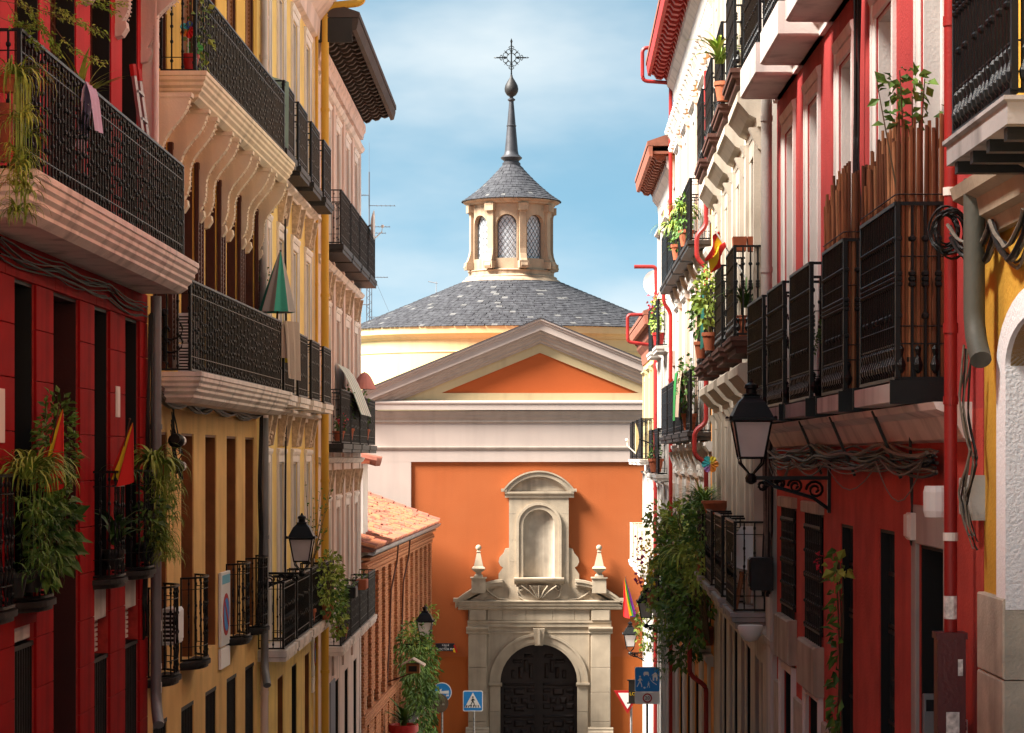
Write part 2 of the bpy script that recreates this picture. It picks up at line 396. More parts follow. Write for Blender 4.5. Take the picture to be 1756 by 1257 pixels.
def railing(b, path, z, h, style='plain', m=None, r=.009, scroll=False, kinks=None):
    m = m or iron; st = STY[style]; q = MB()
    for k, t in enumerate(st['rails']):
        rr = .02 if t in (0., 1.) else .008
        pts = [(u, w) for u, w in path]
        q.loft([[(u, w-rr, z+h*t-rr*.6), (u, w+rr, z+h*t-rr*.6), (u, w+rr, z+h*t+rr*.6), (u, w-rr, z+h*t+rr*.6)] if abs(w) > .02 or len(path) > 4 else
                [(u-rr, w, z+h*t-rr*.6), (u+rr, w, z+h*t-rr*.6), (u+rr, w, z+h*t+rr*.6), (u-rr, w, z+h*t+rr*.6)] for u, w in pts])
    for u, w in (path[0], path[-1]): q.box(u-.01, u+.01, w, w+.02, z-.01, z+h+.01)
    for u, w in (path[1], path[-2]) if len(path) == 4 else ():
        q.box(u-.016, u+.016, w-.016, w+.016, z, z+h+.012)
    ro = part('railing', q, m, b)
    g = MB(); prof = barprof(h, st['knobs'], st.get('r', r), st.get('kr', .017))
    alt = [barprof(h, [k if k in (st['knobs'][0], st['knobs'][-1]) else k+rng.uniform(-.035, .035)*(style in ('grand', 'iron', 'plain')) for k in st['knobs'][j % 2::(2 if style == 'grand' else 1)]], st.get('r', r), st.get('kr', .017)) for j in range(6)]
    for j, (u, w) in enumerate(along(path, st['pitch'])):
        g.lathe(alt[(j*5+j//6) % 6], 5, (u+rng.uniform(-.004, .004), w, z), caps=False)
        if scroll:
            a = rng.uniform(.5, 1)
            g.tube([(u+.035*sin(t*6.28), w+.006, z+h*(.2+.3*t)) for t in [i/8 for i in range(9)]], .006, 3)
            g.tube([(u-.03*sin(t*6.28), w-.006, z+h*(.55+.25*t)) for t in [i/8 for i in range(9)]], .006, 3)
    if st['panel']:
        a, c = st['panel']
        for u, w in along(path, st['pitch']*1.25):
            g.lathe([(.008, h*a), (.028, h*(a+.02)), (.034, h*(a+.05)), (.012, h*(a+.1)), (.024, h*(a+.14)), (.008, h*c)], 6, (u, w, z), caps=False)
    part('balusters', g, m, ro if ro.parent.parent is None else b, kind='stuff')
    return ro
def slab_rect(q, u0, u1, wd, z, prof):
    """mitred moulded slab: prof = (offset outward, drop) from the top edge down"""
    ring = lambda o, d: [(u0-o, 0, z-d), (u0-o, wd+o, z-d), (u1+o, wd+o, z-d), (u1+o, 0, z-d)]
    q.loft([ring(o, d) for o, d in prof], True, True); return q
MOULD = [(.09, 0), (.09, .05), (.075, .06), (.075, .1), (.05, .125), (.05, .16), (.02, .19), (.02, .22), (-.02, .26), (-.02, .29), (-.09, .345)]
THIN = [(.02, 0), (.02, .035), (.0, .045), (.0, .13)]
def balcony(b, u0, u1, wd, z, h=1.0, style='plain', prof=THIN, sm=None, m=None, inset=.04, bowed=False, scroll=False, label=None):
    q = MB()
    if bowed:
        p = bow(u0, u1, wd); big = bow(u0-.03, u1+.03, wd+.03)
        q.pz(big, z-.05, z); q.pz(p, z-.09, z-.05)
        path = bow(u0+.02, u1-.02, wd-.01)
    else:
        slab_rect(q, u0, u1, wd, z, prof); path = rect(u0+inset, u1-inset, wd-inset)
    s = part('balcony', q, sm or cream, b, label=label)
    railing(s, path, z+.03, h, style, m, scroll=scroll)
    return s
def pipe(b, pts, r, m, name='drainpipe', collars=True, n=10, parent_is_b=True):
    q = MB(); q.tube(pts, r, n)
    if collars:
        for p, p2 in zip(pts, pts[1:]):
            if abs(p2[2]-p[2]) > 1.5:
                k = int(abs(p2[2]-p[2])/1.9)+1
                for i in range(1, k):
                    z = p[2]+(p2[2]-p[2])*i/k; q.lathe([(r, -.03), (r*1.16, -.03), (r*1.16, .03), (r, .03)], n, (p[0], p[1], z))
    return part(name, q, m, b, smooth=True)
def bendpts(pts, r=.1, n=4):
    out = [pts[0]]
    for a, p, c in zip(pts, pts[1:], pts[2:]):
        a, p, c = Vector(a), Vector(p), Vector(c)
        d1 = (a-p); d2 = (c-p); rr = min(r, d1.length*.45, d2.length*.45)
        A = p+d1.normalized()*rr; B = p+d2.normalized()*rr
        for i in range(n+1):
            t = i/n; out.append(tuple(A*(1-t)**2+p*2*t*(1-t)+B*t*t))
    out.append(pts[-1]); return out
def pot(o, r, h, m, z=0., c=(0, 0)):
    return part('pot', MB().lathe([(r*.68, z), (r*.95, z+h*.8), (r*1.06, z+h*.8), (r*1.06, z+h), (r*.9, z+h), (r*.85, z+h*.9)], 14, (c[0], c[1], 0)), m, o, smooth=True)
def text(o, s, size, m, loc, face, name='lettering', depth=.002):
    """flat lettering; face = 'street' reads along the wall's outer face, 'camera' faces the camera (thing with no wall frame)"""
    cu = bpy.data.curves.new('t', 'FONT'); cu.body = s; cu.size = size; cu.align_x = 'CENTER'; cu.align_y = 'CENTER'; cu.extrude = depth; cu.resolution_u = 2
    t = bpy.data.objects.new('t', cu); me = bpy.data.meshes.new_from_object(t); bpy.data.objects.remove(t)
    me.name = name; me.materials.clear(); me.materials.append(m)
    q = bpy.data.objects.new(name, me); COL.objects.link(q); q.parent = o; q.location = loc; q.rotation_euler = face
    return q
# ------------------------------------------------------------------ ground and street
def sheet_obj(name, rows, m):
    o = bpy.data.objects.new(name, mesh(name, MB().sheet(rows), m)); COL.objects.link(o); o['kind'] = 'structure'; return o
ys = [-60, -30, 0, 20, 40, 60, 80]
G = lambda y: -1.6-.118*y
sheet_obj('ground', [[(x, y, G(min(y, 80))-.03) for x in (-400, -40, 40, 400)] for y in ys+[600]], earth)
sheet_obj('street', [[(x, y, G(y)) for x in (-2.9, 0, 2.0)] for y in [-20, 0, 20, 40, 60, 70]], asphalt)
sheet_obj('cross_street', [[(x, y, G(y)+.004) for x in (-60, 0, 60)] for y in [70, 72, 74, 76]], asphalt)
def pavement(x0, x1, side):
    q = MB(); rows = []
    for y in [-20, 0, 20, 40, 60, 70]: rows.append([(x0, y, G(y)-.05), (x0, y, G(y)+.12), (x1, y, G(y)+.12), (x1, y, G(y)-.05)])
    q.sheet(rows); q.sheet([rows[0][:2], [rows[0][3], rows[0][2]]])
    o = bpy.data.objects.new('pavement', mesh('pavement', q, paving)); COL.objects.link(o); o['kind'] = 'structure'
pavement(-4.6, -2.9, 'L'); pavement(2.0, 3.8, 'R')
o = bpy.data.objects.new('pavement', mesh('pavement', MB().sheet([[(x, y, G(y)+.1) for x in (-30, 30)] for y in (76, 80)]).sheet([[(x, 76, z) for x in (-30, 30)] for z in (G(76)-.05, G(76)+.1)]), paving)); COL.objects.link(o); o['kind'] = 'structure'
q = MB()                                    # zebra in front of the church
for i in range(10): q.add([(-3.2+i*.7, 70.5, G(70.5)+.009), (-2.85+i*.7, 70.5, G(70.5)+.009), (-2.85+i*.7, 74, G(74)+.009), (-3.2+i*.7, 74, G(74)+.009)], [(0, 1, 2, 3)])
o = bpy.data.objects.new('crossing_markings', mesh('crossing_markings', q, M('road paint', (.75, .75, .72), var=.15))); COL.objects.link(o); o['kind'] = 'structure'

# ------------------------------------------------------------------ the church
FC = Fr(.38, 80, 10.38, 80, 'L'); FC.zb = -11.2
CH = building('church', FC, 'domed church with orange gabled front and stone portal closing the street', 'church')
cu = lambda x: (x-928)*.02
cz = lambda y: (785-y)*.02
# orange front wall with a repainted foot (paint boundary of its own)
ch_or = M('church orange plaster', (.355, .09, .022), var=.05, streak=.03, scale=.6, bump=.5, bscale=30, col2=(.335, .078, .016), mixscale=.55, mixlo=.4, mixhi=.68)
ch_or2 = M('church orange repaint', (.345, .08, .011), var=.06, streak=.06, scale=.8, bump=.3, bscale=30)
ch_or3 = M('church deep orange plaster', (.42, .085, .016), var=.05, scale=.8, bump=.3, bscale=30)
DOORW = 1.32; DU = cu(924); ZS = cz(1170)   # door arch: half width, centre, springing
def arch_wall(q, u0, u1, z0, z1, uc, hw, zs, w0, depth, n=16, sill=None, fn=None, ry=1.):
    """upright panel with an arch-headed opening and its reveal"""
    fn = fn or (lambda u, w, z: (u, w, z)); sill = z0 if sill is None else sill
    A = [(uc+hw*cos(pi-pi*i/n), zs+hw*ry*sin(pi*i/n)) for i in range(n+1)]
    def quad(a, b, c, d): q.add([fn(*a), fn(*b), fn(*c), fn(*d)], [(0, 1, 2, 3)])
    quad((u0, w0, z0), (uc-hw, w0, z0), (uc-hw, w0, z1), (u0, w0, z1)); quad((uc+hw, w0, z0), (u1, w0, z0), (u1, w0, z1), (uc+hw, w0, z1))
    for (a, b), (c, d) in zip(A, A[1:]): quad((a, w0, b), (c, w0, d), (c, w0, z1), (a, w0, z1)); quad((a, w0, b), (c, w0, d), (c, w0-depth, d), (a, w0-depth, b))
    if sill > z0: quad((uc-hw, w0, z0), (uc+hw, w0, z0), (uc+hw, w0, sill), (uc-hw, w0, sill)); quad((uc-hw, w0, sill), (uc+hw, w0, sill), (uc+hw, w0-depth, sill), (uc-hw, w0-depth, sill))
    for x in (uc-hw, uc+hw): quad((x, w0, sill), (x, w0-depth, sill), (x, w0-depth, zs), (x, w0, zs))
UL, UR, ZG = -6.2, 6.2, -11.2
q = MB().box(-4.46, 4.46, -.45, 0, cz(1098), cz(792))
part('wall', q, ch_or, CH)
for a, b in ((-4.46, DU-2.2), (DU+2.2, 4.46)): part('wall', MB().box(a, b, -.45, 0, cz(1126), cz(1098)), ch_or, CH)
for a, b in ((-4.46, DU-2.2), (DU+2.2, 4.46)): part('wall', MB().box(a, b, -.45, .004, ZG, cz(1126)), ch_or2, CH, label='lower wall repainted a stronger orange')
for a, b in ((UL, -4.46), (4.46, UR)): part('corner_pilaster', MB().box(a, b, -.45, .07, ZG, cz(792)), ch_pink, CH)
part('frieze', MB().box(UL, UR, -.45, .072, cz(792), cz(704)), ch_pink, CH)
part('string_course', MB().pu([(.07, cz(770)), (.07, cz(772.5)), (.1, cz(771)), (.12, cz(768)), (.12, cz(766)), (.07, cz(765.5))], UL-.02, UR+.02), ch_corn, CH)
part('cornice', MB().pu([(.07, cz(726)), (.12, cz(724)), (.12, cz(720)), (.17, cz(716)), (.19, cz(712)), (.23, cz(708)), (.25, cz(705)), (-.3, cz(703.5)), (-.3, cz(726))], UL-.1, UR+.1), ch_corn, CH)
part('cornice', MB().pu([(-.3, cz(703.3)), (.31, cz(703.3)), (.31, cz(694)), (.34, cz(692)), (.34, cz(689.5)), (.2, cz(687)), (-.3, cz(687))], UL-.3, UR+.3), ch_pink, CH)
# pediment: tympanum ring, orange triangle, raking mouldings
SLP = .4075; AP = (cu(927), cz(548))
rz_ = lambda u, drop=0.: AP[1]-drop-SLP*abs(u-AP[0])
def rake(name, d0, d1, wa, wb, m, prof=None):
    for sgn in (-1, 1):
        e = 6.45; q = MB(); U1 = AP[0]+sgn*e
        pr = prof or [(d0, -.3), (d0, wa), (d1, wb), (d1, -.3)]
        q.loft([[(uu, w_, rz_(uu, d)) for d, w_ in pr] for uu in (AP[0], U1)])
        part(name, q, m, CH)
rake('raking_cornice', 0, .38, .55, .5, ch_pink, [(-.02, -.3), (-.02, .5), (.04, .5), (.07, .44), (.13, .44), (.16, .4), (.38, .4), (.385, -.3)])
rake('raking_moulding', .4, .8, .38, .06, ch_corn, [(.387, -.3), (.387, .33), (.46, .31), (.5, .24), (.58, .22), (.64, .16), (.72, .15), (.76, .08), (.82, .07), (.82, -.3)])
rake('roof_flashing', -.05, -.02, .64, .64, lead, [(-.05, -.3), (-.05, .52), (-.022, .52), (-.022, -.3)])
T = [(cu(757), cz(674)), (cu(1096), cz(674)), (cu(926), cz(605))]
O = [(AP[0]-(AP[1]-.8-cz(687))/SLP, cz(687)), (AP[0]+(AP[1]-.8-cz(687))/SLP, cz(687)), (AP[0], AP[1]-.8)]
q = MB()
for i in range(3):
    a, b, c, d = O[i], O[(i+1) % 3], T[(i+1) % 3], T[i]
    q.add([(a[0], .0, a[1]), (b[0], .0, b[1]), (c[0], .0, c[1]), (d[0], .0, d[1])], [(0, 1, 2, 3)])
    q.add([(d[0], .0, d[1]), (c[0], .0, c[1]), (c[0], -.06, c[1]), (d[0], -.06, d[1])], [(0, 1, 2, 3)])
part('tympanum', q, ch_cream, CH)
part('tympanum_panel', MB().add([(p[0], -.06, p[1]) for p in T], [(0, 1, 2)]), ch_or3, CH)
# body behind the front: nave block and tiled gable roof
q = MB(); q.box(UL+.1, UR-.1, -12, -.47, ZG, cz(705)); part('nave', q, ch_yel, CH)
q = MB(); q.loft([[(-6.2, w_, 1.95), (0, w_, AP[1]-.12), (6.2, w_, 1.95)] for w_ in (-.35, -8)]); part('roof', q, tilea, CH)

# ---- portal
POR = part('portal', MB().box(cu(803), DU-DOORW, .0, .14, ZG, cz(1040)).box(DU+DOORW, cu(1047), .0, .14, ZG, cz(1040)), stone, CH)
q = MB(); arch_wall(q, DU-DOORW-.001, DU+DOORW+.001, ZS, cz(1040), DU, DOORW, ZS, .14, .6); part('arch_spandrel', q, stone, POR)
q = MB(); q.arc(DU, ZS, DOORW+.002, DOORW+.34, 0, pi, .1, .19, 26); q.arc(DU, ZS, DOORW+.28, DOORW+.37, 0, pi, .1, .225, 26); q.arc(DU, ZS, DOORW+.07, DOORW+.1, 0, pi, .1, .205, 26); part('archivolt', q, stone, POR)
for sx in (-1, 1):
    a, b = DU+sx*DOORW, DU+sx*(DOORW+.36)
    for k in range(6):
        z1 = ZS-.13-.86*k; z0 = max(z1-.85, ZG)
        if z1 > ZG: part('jamb_block', MB().bev(a, b, .05, .2, z0, z1, .008), stone, POR)
    part('impost', MB().pu([(.1, ZS-.125), (.2, ZS-.125), (.26, ZS-.06), (.28, ZS-.06), (.28, ZS), (.1, ZS)], min(a, b)-.04, max(a, b)+.06), stone, POR)
    # spandrel panel lines
    q = MB(); q.box(DU+sx*.32, DU+sx*1.72, .135, .165, cz(1085), cz(1083.5)); q.box(DU+sx*1.7, DU+sx*1.73, .135, .165, cz(1150), cz(1085)); part('spandrel_moulding', q, stone, POR)
q = MB(); q.add([(DU-.14, .1, cz(1106)), (DU+.14, .1, cz(1106)), (DU+.2, .1, cz(1077)), (DU-.2, .1, cz(1077)), (DU-.14, .3, cz(1106)), (DU+.14, .3, cz(1106)), (DU+.2, .36, cz(1077)), (DU-.2, .36, cz(1077))], [(0,1,5,4),(1,2,6,5),(2,3,7,6),(3,0,4,7),(4,5,6,7)])
q.box(DU-.04, DU+.04, .2, .385, cz(1104), cz(1078)); part('keystone', q, stone, POR)
for x0, x1 in ((804, 834), (1013, 1046)):
    z = cz(1086); k = 0
    hts = [1.15, .85, 1.0, .9, .8, .9]
    for h_ in hts:
        z0 = max(z-h_, ZG)
        if z <= ZG: break
        part('pilaster_block', MB().bev(cu(x0), cu(x1), .1, .27, z0+.006, z-.006, .008), stone, POR); z -= h_
    part('pilaster_capital', MB().pu([(.1, cz(1086)), (.28, cz(1086)), (.3, cz(1084)), (.28, cz(1082)), (.34, cz(1079)), (.36, cz(1077)), (.36, cz(1074.5)), (.1, cz(1074.5))], cu(x0)-.08, cu(x1)+.08), stone, POR)
    part('pilaster_base', MB().pu([(.1, cz(1262)), (.4, cz(1262)), (.4, cz(1254)), (.33, cz(1251)), (.33, cz(1248)), (.28, cz(1246)), (.1, cz(1246))], cu(x0)-.1, cu(x1)+.1), stone, POR)
    part('pedestal', MB().box(cu(x0)-.05, cu(x1)+.05, .1, .36, ZG, cz(1262)), stone, POR)
    part('frieze_block', MB().bev(cu(x0)+.02, cu(x1)-.02, .1, .27, cz(1063), cz(1045), .01), stone, POR)
part('architrave', MB().pu([(.1, cz(1074.3)), (.2, cz(1074.3)), (.2, cz(1068)), (.23, cz(1067)), (.23, cz(1063.5)), (.1, cz(1063.5))], cu(802), cu(1048)), stone, POR)
for i, (x0, x1) in enumerate(((836, 862), (862, 902), (902, 948), (948, 985), (985, 1011))): part('frieze_block', MB().bev(cu(x0)+.005, cu(x1)-.005, .1, .2, cz(1063), cz(1045), .008), stone, POR)
part('portal_cornice', MB().pu([(.05, cz(1045)), (.24, cz(1045)), (.3, cz(1042)), (.28, cz(1040)), (.32, cz(1037)), (.33, cz(1037)), (.33, cz(1033)), (.37, cz(1031)), (.37, cz(1029.5)), (.05, cz(1028))], cu(786), cu(1066)), stone, POR)
# broken segmental pediment
for sx in (-1, 1):
    q = MB(); pts = []
    x0, z0, x1, z1 = 2.86, cz(1029), 1.24, cz(993)           # outer tip, inner top (from the portal's axis)
    n = 9; L1 = []
    for i in range(n+1):
        t = i/n; a = t*pi/2*.92
        L1.append((x0-(x0-x1)*t, z0+(z1-z0)*sin(t*pi/2)**.9))
    for (w0, w1, d0, d1) in ((.05, .37, 0, .09), (.05, .33, .09, .2), (.05, .24, .2, .28)):
        q.loft([[(DU+sx*x, w0, z-d0), (DU+sx*x, w1, z-d0), (DU+sx*x, w1, z-d1), (DU+sx*x, w0, z-d1)] for x, z in L1])
    q.box(DU+sx*2.62, DU+sx*2.92, .05, .36, cz(1031), cz(1025))
    part('broken_pediment', q, stone, POR)
    q = MB(); vs = [(DU+sx*x, .1, z-.26) for x, z in L1]; q.pw([(v[0], v[2]) for v in vs]+[(DU+sx*1.24, cz(1029)), (DU+sx*2.7, cz(1029))], .05, .12); part('pediment_panel', q, stone2, POR)
    # obelisk finial with ball
    f = DU+sx*(2.06)
    q = MB(); q.box(f-.24, f+.24, .12, .42, cz(1016), cz(991)); q.box(f-.28, f+.28, .08, .46, cz(991), cz(989))
    q.lathe([(.21, cz(989)), (.2, cz(986)), (.13, cz(983)), (.13, cz(981)), (.3, cz(976)), (.33, cz(974)), (.3, cz(972)), (.22, cz(970)), (.085, cz(947.5)), (.085, cz(946)), (.11, cz(945)), (.07, cz(943.5))], 4, (f, .31, 0), a0=pi/4)
    q.ball((f, .31, cz(938.5)), .1, 1, 10, 7); part('finial', q, stone, POR)
# upper aedicule: niche with arched head, side scrolls, bracketed sill, segmental hood
NU, NH, NZ = cu(924), .535, cz(900)
q = MB(); arch_wall(q, cu(873), cu(975), cz(1029), cz(853), NU, NH, NZ, .22, .34, sill=cz(990))
q.add([(cu(873), 0, cz(1029)), (cu(873), .22, cz(1029)), (cu(873), .22, cz(853)), (cu(873), 0, cz(853)), (cu(975), 0, cz(1029)), (cu(975), .22, cz(1029)), (cu(975), .22, cz(853)), (cu(975), 0, cz(853))], [(0,1,2,3),(4,5,6,7)])
part('aedicule', q, stone, POR)
q = MB(); HA = [pi+pi*i/14 for i in range(15)]; NR = NH+.01
q.loft([[(NU+NR*cos(a), .2+.34*NR*sin(a), z) for a in HA] for z in (cz(990), NZ)], False, False)
q.loft([[(NU+NR*cos(a)*cos(e), .2+.34*NR*sin(a)*cos(e), NZ+NR*sin(e)) for a in HA] for e in (0, .3, .6, .9, 1.2, 1.56)], False, False)
part('niche', q, stone2, POR)
q = MB(); q.arc(NU, NZ, NH+.0, NH+.22, 0, pi, .18, .27, 22); q.arc(NU, NZ, NH+.15, NH+.24, 0, pi, .18, .31, 22)
for sx in (-1, 1): q.box(NU+sx*NH, NU+sx*(NH+.22), .18, .27, cz(990), NZ); q.box(NU+sx*(NH+.15), NU+sx*(NH+.24), .18, .31, cz(990), NZ)
part('niche_frame', q, stone, POR)
part('niche_sill', MB().pu([(.1, cz(1002)), (.3, cz(1000)), (.42, cz(997)), (.5, cz(995)), (.52, cz(992)), (.52, cz(990)), (.1, cz(989.5))], cu(882), cu(967)), stone, POR)
q = MB(); q.lathe([(.06, cz(1027)), (.1, cz(1024)), (.16, cz(1016)), (.32, cz(1006)), (.36, cz(1003))], 12, (NU, .22, 0), .7)
for a in (-.5, -.25, 0, .25, .5): q.tube([(NU+a*.2, .34, cz(1024)), (NU+a*.7, .42, cz(1012)), (NU+a*1.2, .46, cz(1003))], .025, 4)
part('corbel', q, stone, POR)
for sx in (-1, 1):
    q = MB()                                  # scroll console under the sill
    q.lathe([(.17, -.0), (.17, .1)], 14, (0, 0, 0)); c_ = (NU+sx*.64, cz(1007))
    q = MB(); sp = [(c_[0]+sx*-.0+(.02+.15*t)*cos(t*9), .27, c_[1]+(.02+.15*t)*sin(t*9)) for t in [i/22 for i in range(23)]]
    q.tube(sp, .035, 5); q.tube([(c_[0]+sx*x, .25, c_[1]+z) for x, z in ((.1, -.12), (.05, -.3), (-.12, -.42), (-.3, -.45))], .03, 4)
    q.tube([(NU+sx*x, .2, cz(1029)+z) for x, z in ((.75, .02), (1.0, .02), (1.35, .06), (1.6, .2), (1.78, .36))], .03, 4)
    part('scroll_console', q, stone, POR)
    q = MB(); pr = [(cu(873 if sx < 0 else 975), cz(942))]
    e = cu(873) if sx < 0 else cu(975)
    pr = [(e, cz(939)), (e+sx*.14, cz(941)), (e+sx*.19, cz(948)), (e+sx*.33, cz(956)), (e+sx*.36, cz(963)), (e+sx*.3, cz(970)), (e+sx*.2, cz(973)), (e+sx*.25, cz(976)), (e+sx*.36, cz(984)), (e+sx*.36, cz(1004)), (e+sx*.9, cz(1029)), (e, cz(1029))]
    q.pw(pr, 0.02, .16); part('volute_wing', q, stone, POR)
part('niche_cornice', MB().pu([(.05, cz(853)), (.26, cz(853)), (.26, cz(850)), (.29, cz(848)), (.31, cz(846)), (.31, cz(843)), (.05, cz(842.5))], cu(866), cu(984)), stone, POR)
q = MB(); rad = (1.24**2+.68**2)/(2*.68); zc = cz(807)-rad; am = math.asin(1.24/rad)
q.arc(NU, zc, rad-.05, rad, pi/2-am, pi/2+am, .05, .33, 18); q.arc(NU, zc, rad-.2, rad-.05, pi/2-am, pi/2+am, .05, .29, 18); q.arc(NU, zc, rad-.24, rad-.2, pi/2-am*.96, pi/2+am*.96, .05, .25, 18)
for sx in (-1, 1): q.box(NU+sx*1.1, NU+sx*1.29, .05, .32, cz(843), cz(838))
part('segmental_hood', q, stone, POR)
q = MB(); a2 = am*.9; q.pw([(NU+(rad-.22)*sin(-a2+2*a2*i/14), zc+(rad-.22)*cos(-a2+2*a2*i/14)) for i in range(15)], .05, .12); part('hood_panel', q, stone2, POR)
for i, zz in enumerate((cz(880), cz(925), cz(962))):   # joints read as separate courses of the side strips
    for sx in (-1, 1): part('course_joint', MB().box(NU+sx*.79, NU+sx*1.01, .2, .2235, zz, zz+.012), stone2, POR)
# ---- doors
def leafdoor(sx):
    q = MB(); n = 12; a0 = .03
    prof = [(DU+sx*a0, ZG+.1), (DU+sx*DOORW, ZG+.1)]+[(DU+sx*DOORW*cos(t*pi/2), ZS+DOORW*sin(t*pi/2)) for t in [i/n for i in range(n)]]+[(DU+sx*a0, ZS+DOORW*.999)]
    q.pw(prof, -.42, -.34); d = part('door', q, doorw, CH)
    def pyr(u0, u1, z0, z1, h=.05, r=.06): part('door_panel', MB().bev(DU+sx*u0, DU+sx*u1, -.34, -.34+h, z0, z1, min(r, h*.9)), doorw, d)
    z = ZS-.05; k = 0
    while z-1.15 > ZG:
        pyr(.14, 1.2, z-.1, z, .07); pyr(.14, .42, z-.33, z-.18); pyr(.92, 1.2, z-.33, z-.18); pyr(.48, .86, z-.42, z-.18, .06)
        pyr(.14, .3, z-.62, z-.4); pyr(1.04, 1.2, z-.62, z-.4); pyr(.38, .62, z-.72, z-.5, .07); pyr(.72, .96, z-.72, z-.5, .07)
        pyr(.14, .42, z-.9, z-.7); pyr(.92, 1.2, z-.9, z-.7); pyr(.48, .86, z-.98, z-.8, .06); z -= 1.1
    pyr(.2, .34, ZS+.1, ZS+.62); pyr(.38, .52, ZS+.3, ZS+.75); pyr(.56, .9, ZS+.62, ZS+.76); pyr(.56, .7, ZS+.1, ZS+.5, .07); pyr(.8, .95, ZS+.1, ZS+.4); pyr(.2, .5, ZS+.82, ZS+.94)
for sx in (-1, 1): leafdoor(sx)
part('door_meeting_stile', MB().box(DU-.04, DU+.04, -.36, -.28, ZG, ZS+DOORW-.02), doorw, CH)

# ---- drum, slated dome, lantern, spire, cross
DX, DY = (877-909)/4000*92-.38, -12.0       # in church (u,w)
DS = .62
def ring(r, z, n=72, sy=DS): return [(DX+r*cos(2*pi*i/n), DY+sy*r*sin(2*pi*i/n), z) for i in range(n)]
ZE, ZT, RE, RT = 5.02, 6.9, 6.5, 1.95
part('drum', MB().loft([ring(6.1, -2), ring(6.1, 4.0), ring(6.14, 4.02), ring(6.14, 4.06), ring(6.1, 4.08), ring(6.1, ZE-.4)]), ch_yel, CH, smooth=True)
part('drum_cornice', MB().loft([ring(6.1, ZE-.5), ring(6.2, ZE-.48), ring(6.22, ZE-.42), ring(6.4, ZE-.32), ring(6.46, ZE-.3), ring(6.48, ZE-.04), ring(6.3, ZE-.02)]), ch_yel, CH, smooth=True)
part('dome', MB().loft([ring(RE-.04, ZE-.03), ring(RE-.06, ZE-.02), ring(RT-.05, ZT-.06, sy=1) ]), lead, CH)
def slates(rows, rb, zb_, sb, rt, zt, st, wd, name, lt=.03):
    A, B = MB(), MB()
    P = lambda t, a, lift=0: (DX+(rb+(rt-rb)*t)*cos(a), DY+(sb*rb+(st*rt-sb*rb)*t)*sin(a), zb_+(zt-zb_)*(t+curve*(t*t-t))+lift)
    for k in range(rows):
        t0, t1 = k/rows, (k+1.25)/rows; r_ = rb+(rt-rb)*t0; n = max(10, int(2*pi*r_*(sb+1)/2/wd))
        for i in range(n):
            a = 2*pi*(i+(k % 2)*.5+rng.uniform(-.06, .06))/n; h = pi/n*.94
            if sin(a) < -.55 and k > 0 and False: continue
            l0 = rng.uniform(.018, .036); t1_ = min(t1, 1.); t0_ = t0-rng.uniform(0, .12)/rows
            p = [P(t0_, a-h, l0), P(t0_, a+h, l0), P(t1_, a+h, .004), P(t1_, a-h, .004), P(t0_, a-h, 0), P(t0_, a+h, 0)]
            (B if rng.random() < lt*(1+2*(k % 5 == 2)) else A).add(p, [(0, 1, 2, 3), (0, 4, 5, 1), (0, 3, 4), (1, 5, 2)])
    part(name, A, slate, CH, kind='stuff'); part('pale_'+name, B, slatelt, CH, kind='stuff')
curve = 0.0
slates(26, RE+.05, ZE-.03, DS, RT-.02, ZT, 1., .2, 'slates', .035)
part('lantern_base', MB().lathe([(2.02, ZT-.12), (1.98, ZT+.0), (1.9, ZT+.06), (1.8, ZT+.12), (1.8, ZT+.18), (1.68, ZT+.24), (1.68, ZT+.36), (1.72, ZT+.4), (1.66, ZT+.44)], 32, (DX, DY, 0)), sandst, CH, smooth=True)
LZ0, LZ1, LR = ZT+.44, ZT+3.0, 1.58
q = MB(); A0 = -pi/2+R(6.5)
for k in range(8):
    ac = A0+k*pi/4
    fn = lambda u, w, z, ac=ac: (DX+(LR+w)*cos(ac+u/LR), DY+(LR+w)*sin(ac+u/LR), z)
    hh = LR*pi/8
    n = 5
    arch_wall(q, -hh, hh, LZ0, LZ1, 0, .42, LZ1-.86, 0, .22, n=12, sill=LZ0+.42, fn=fn)
LAN = part('lantern', q, sandst, CH)
wlt = glassmat('pale leaded glass', (.42, .44, .46), .25); leadl = M('window lead', (.06, .06, .06))
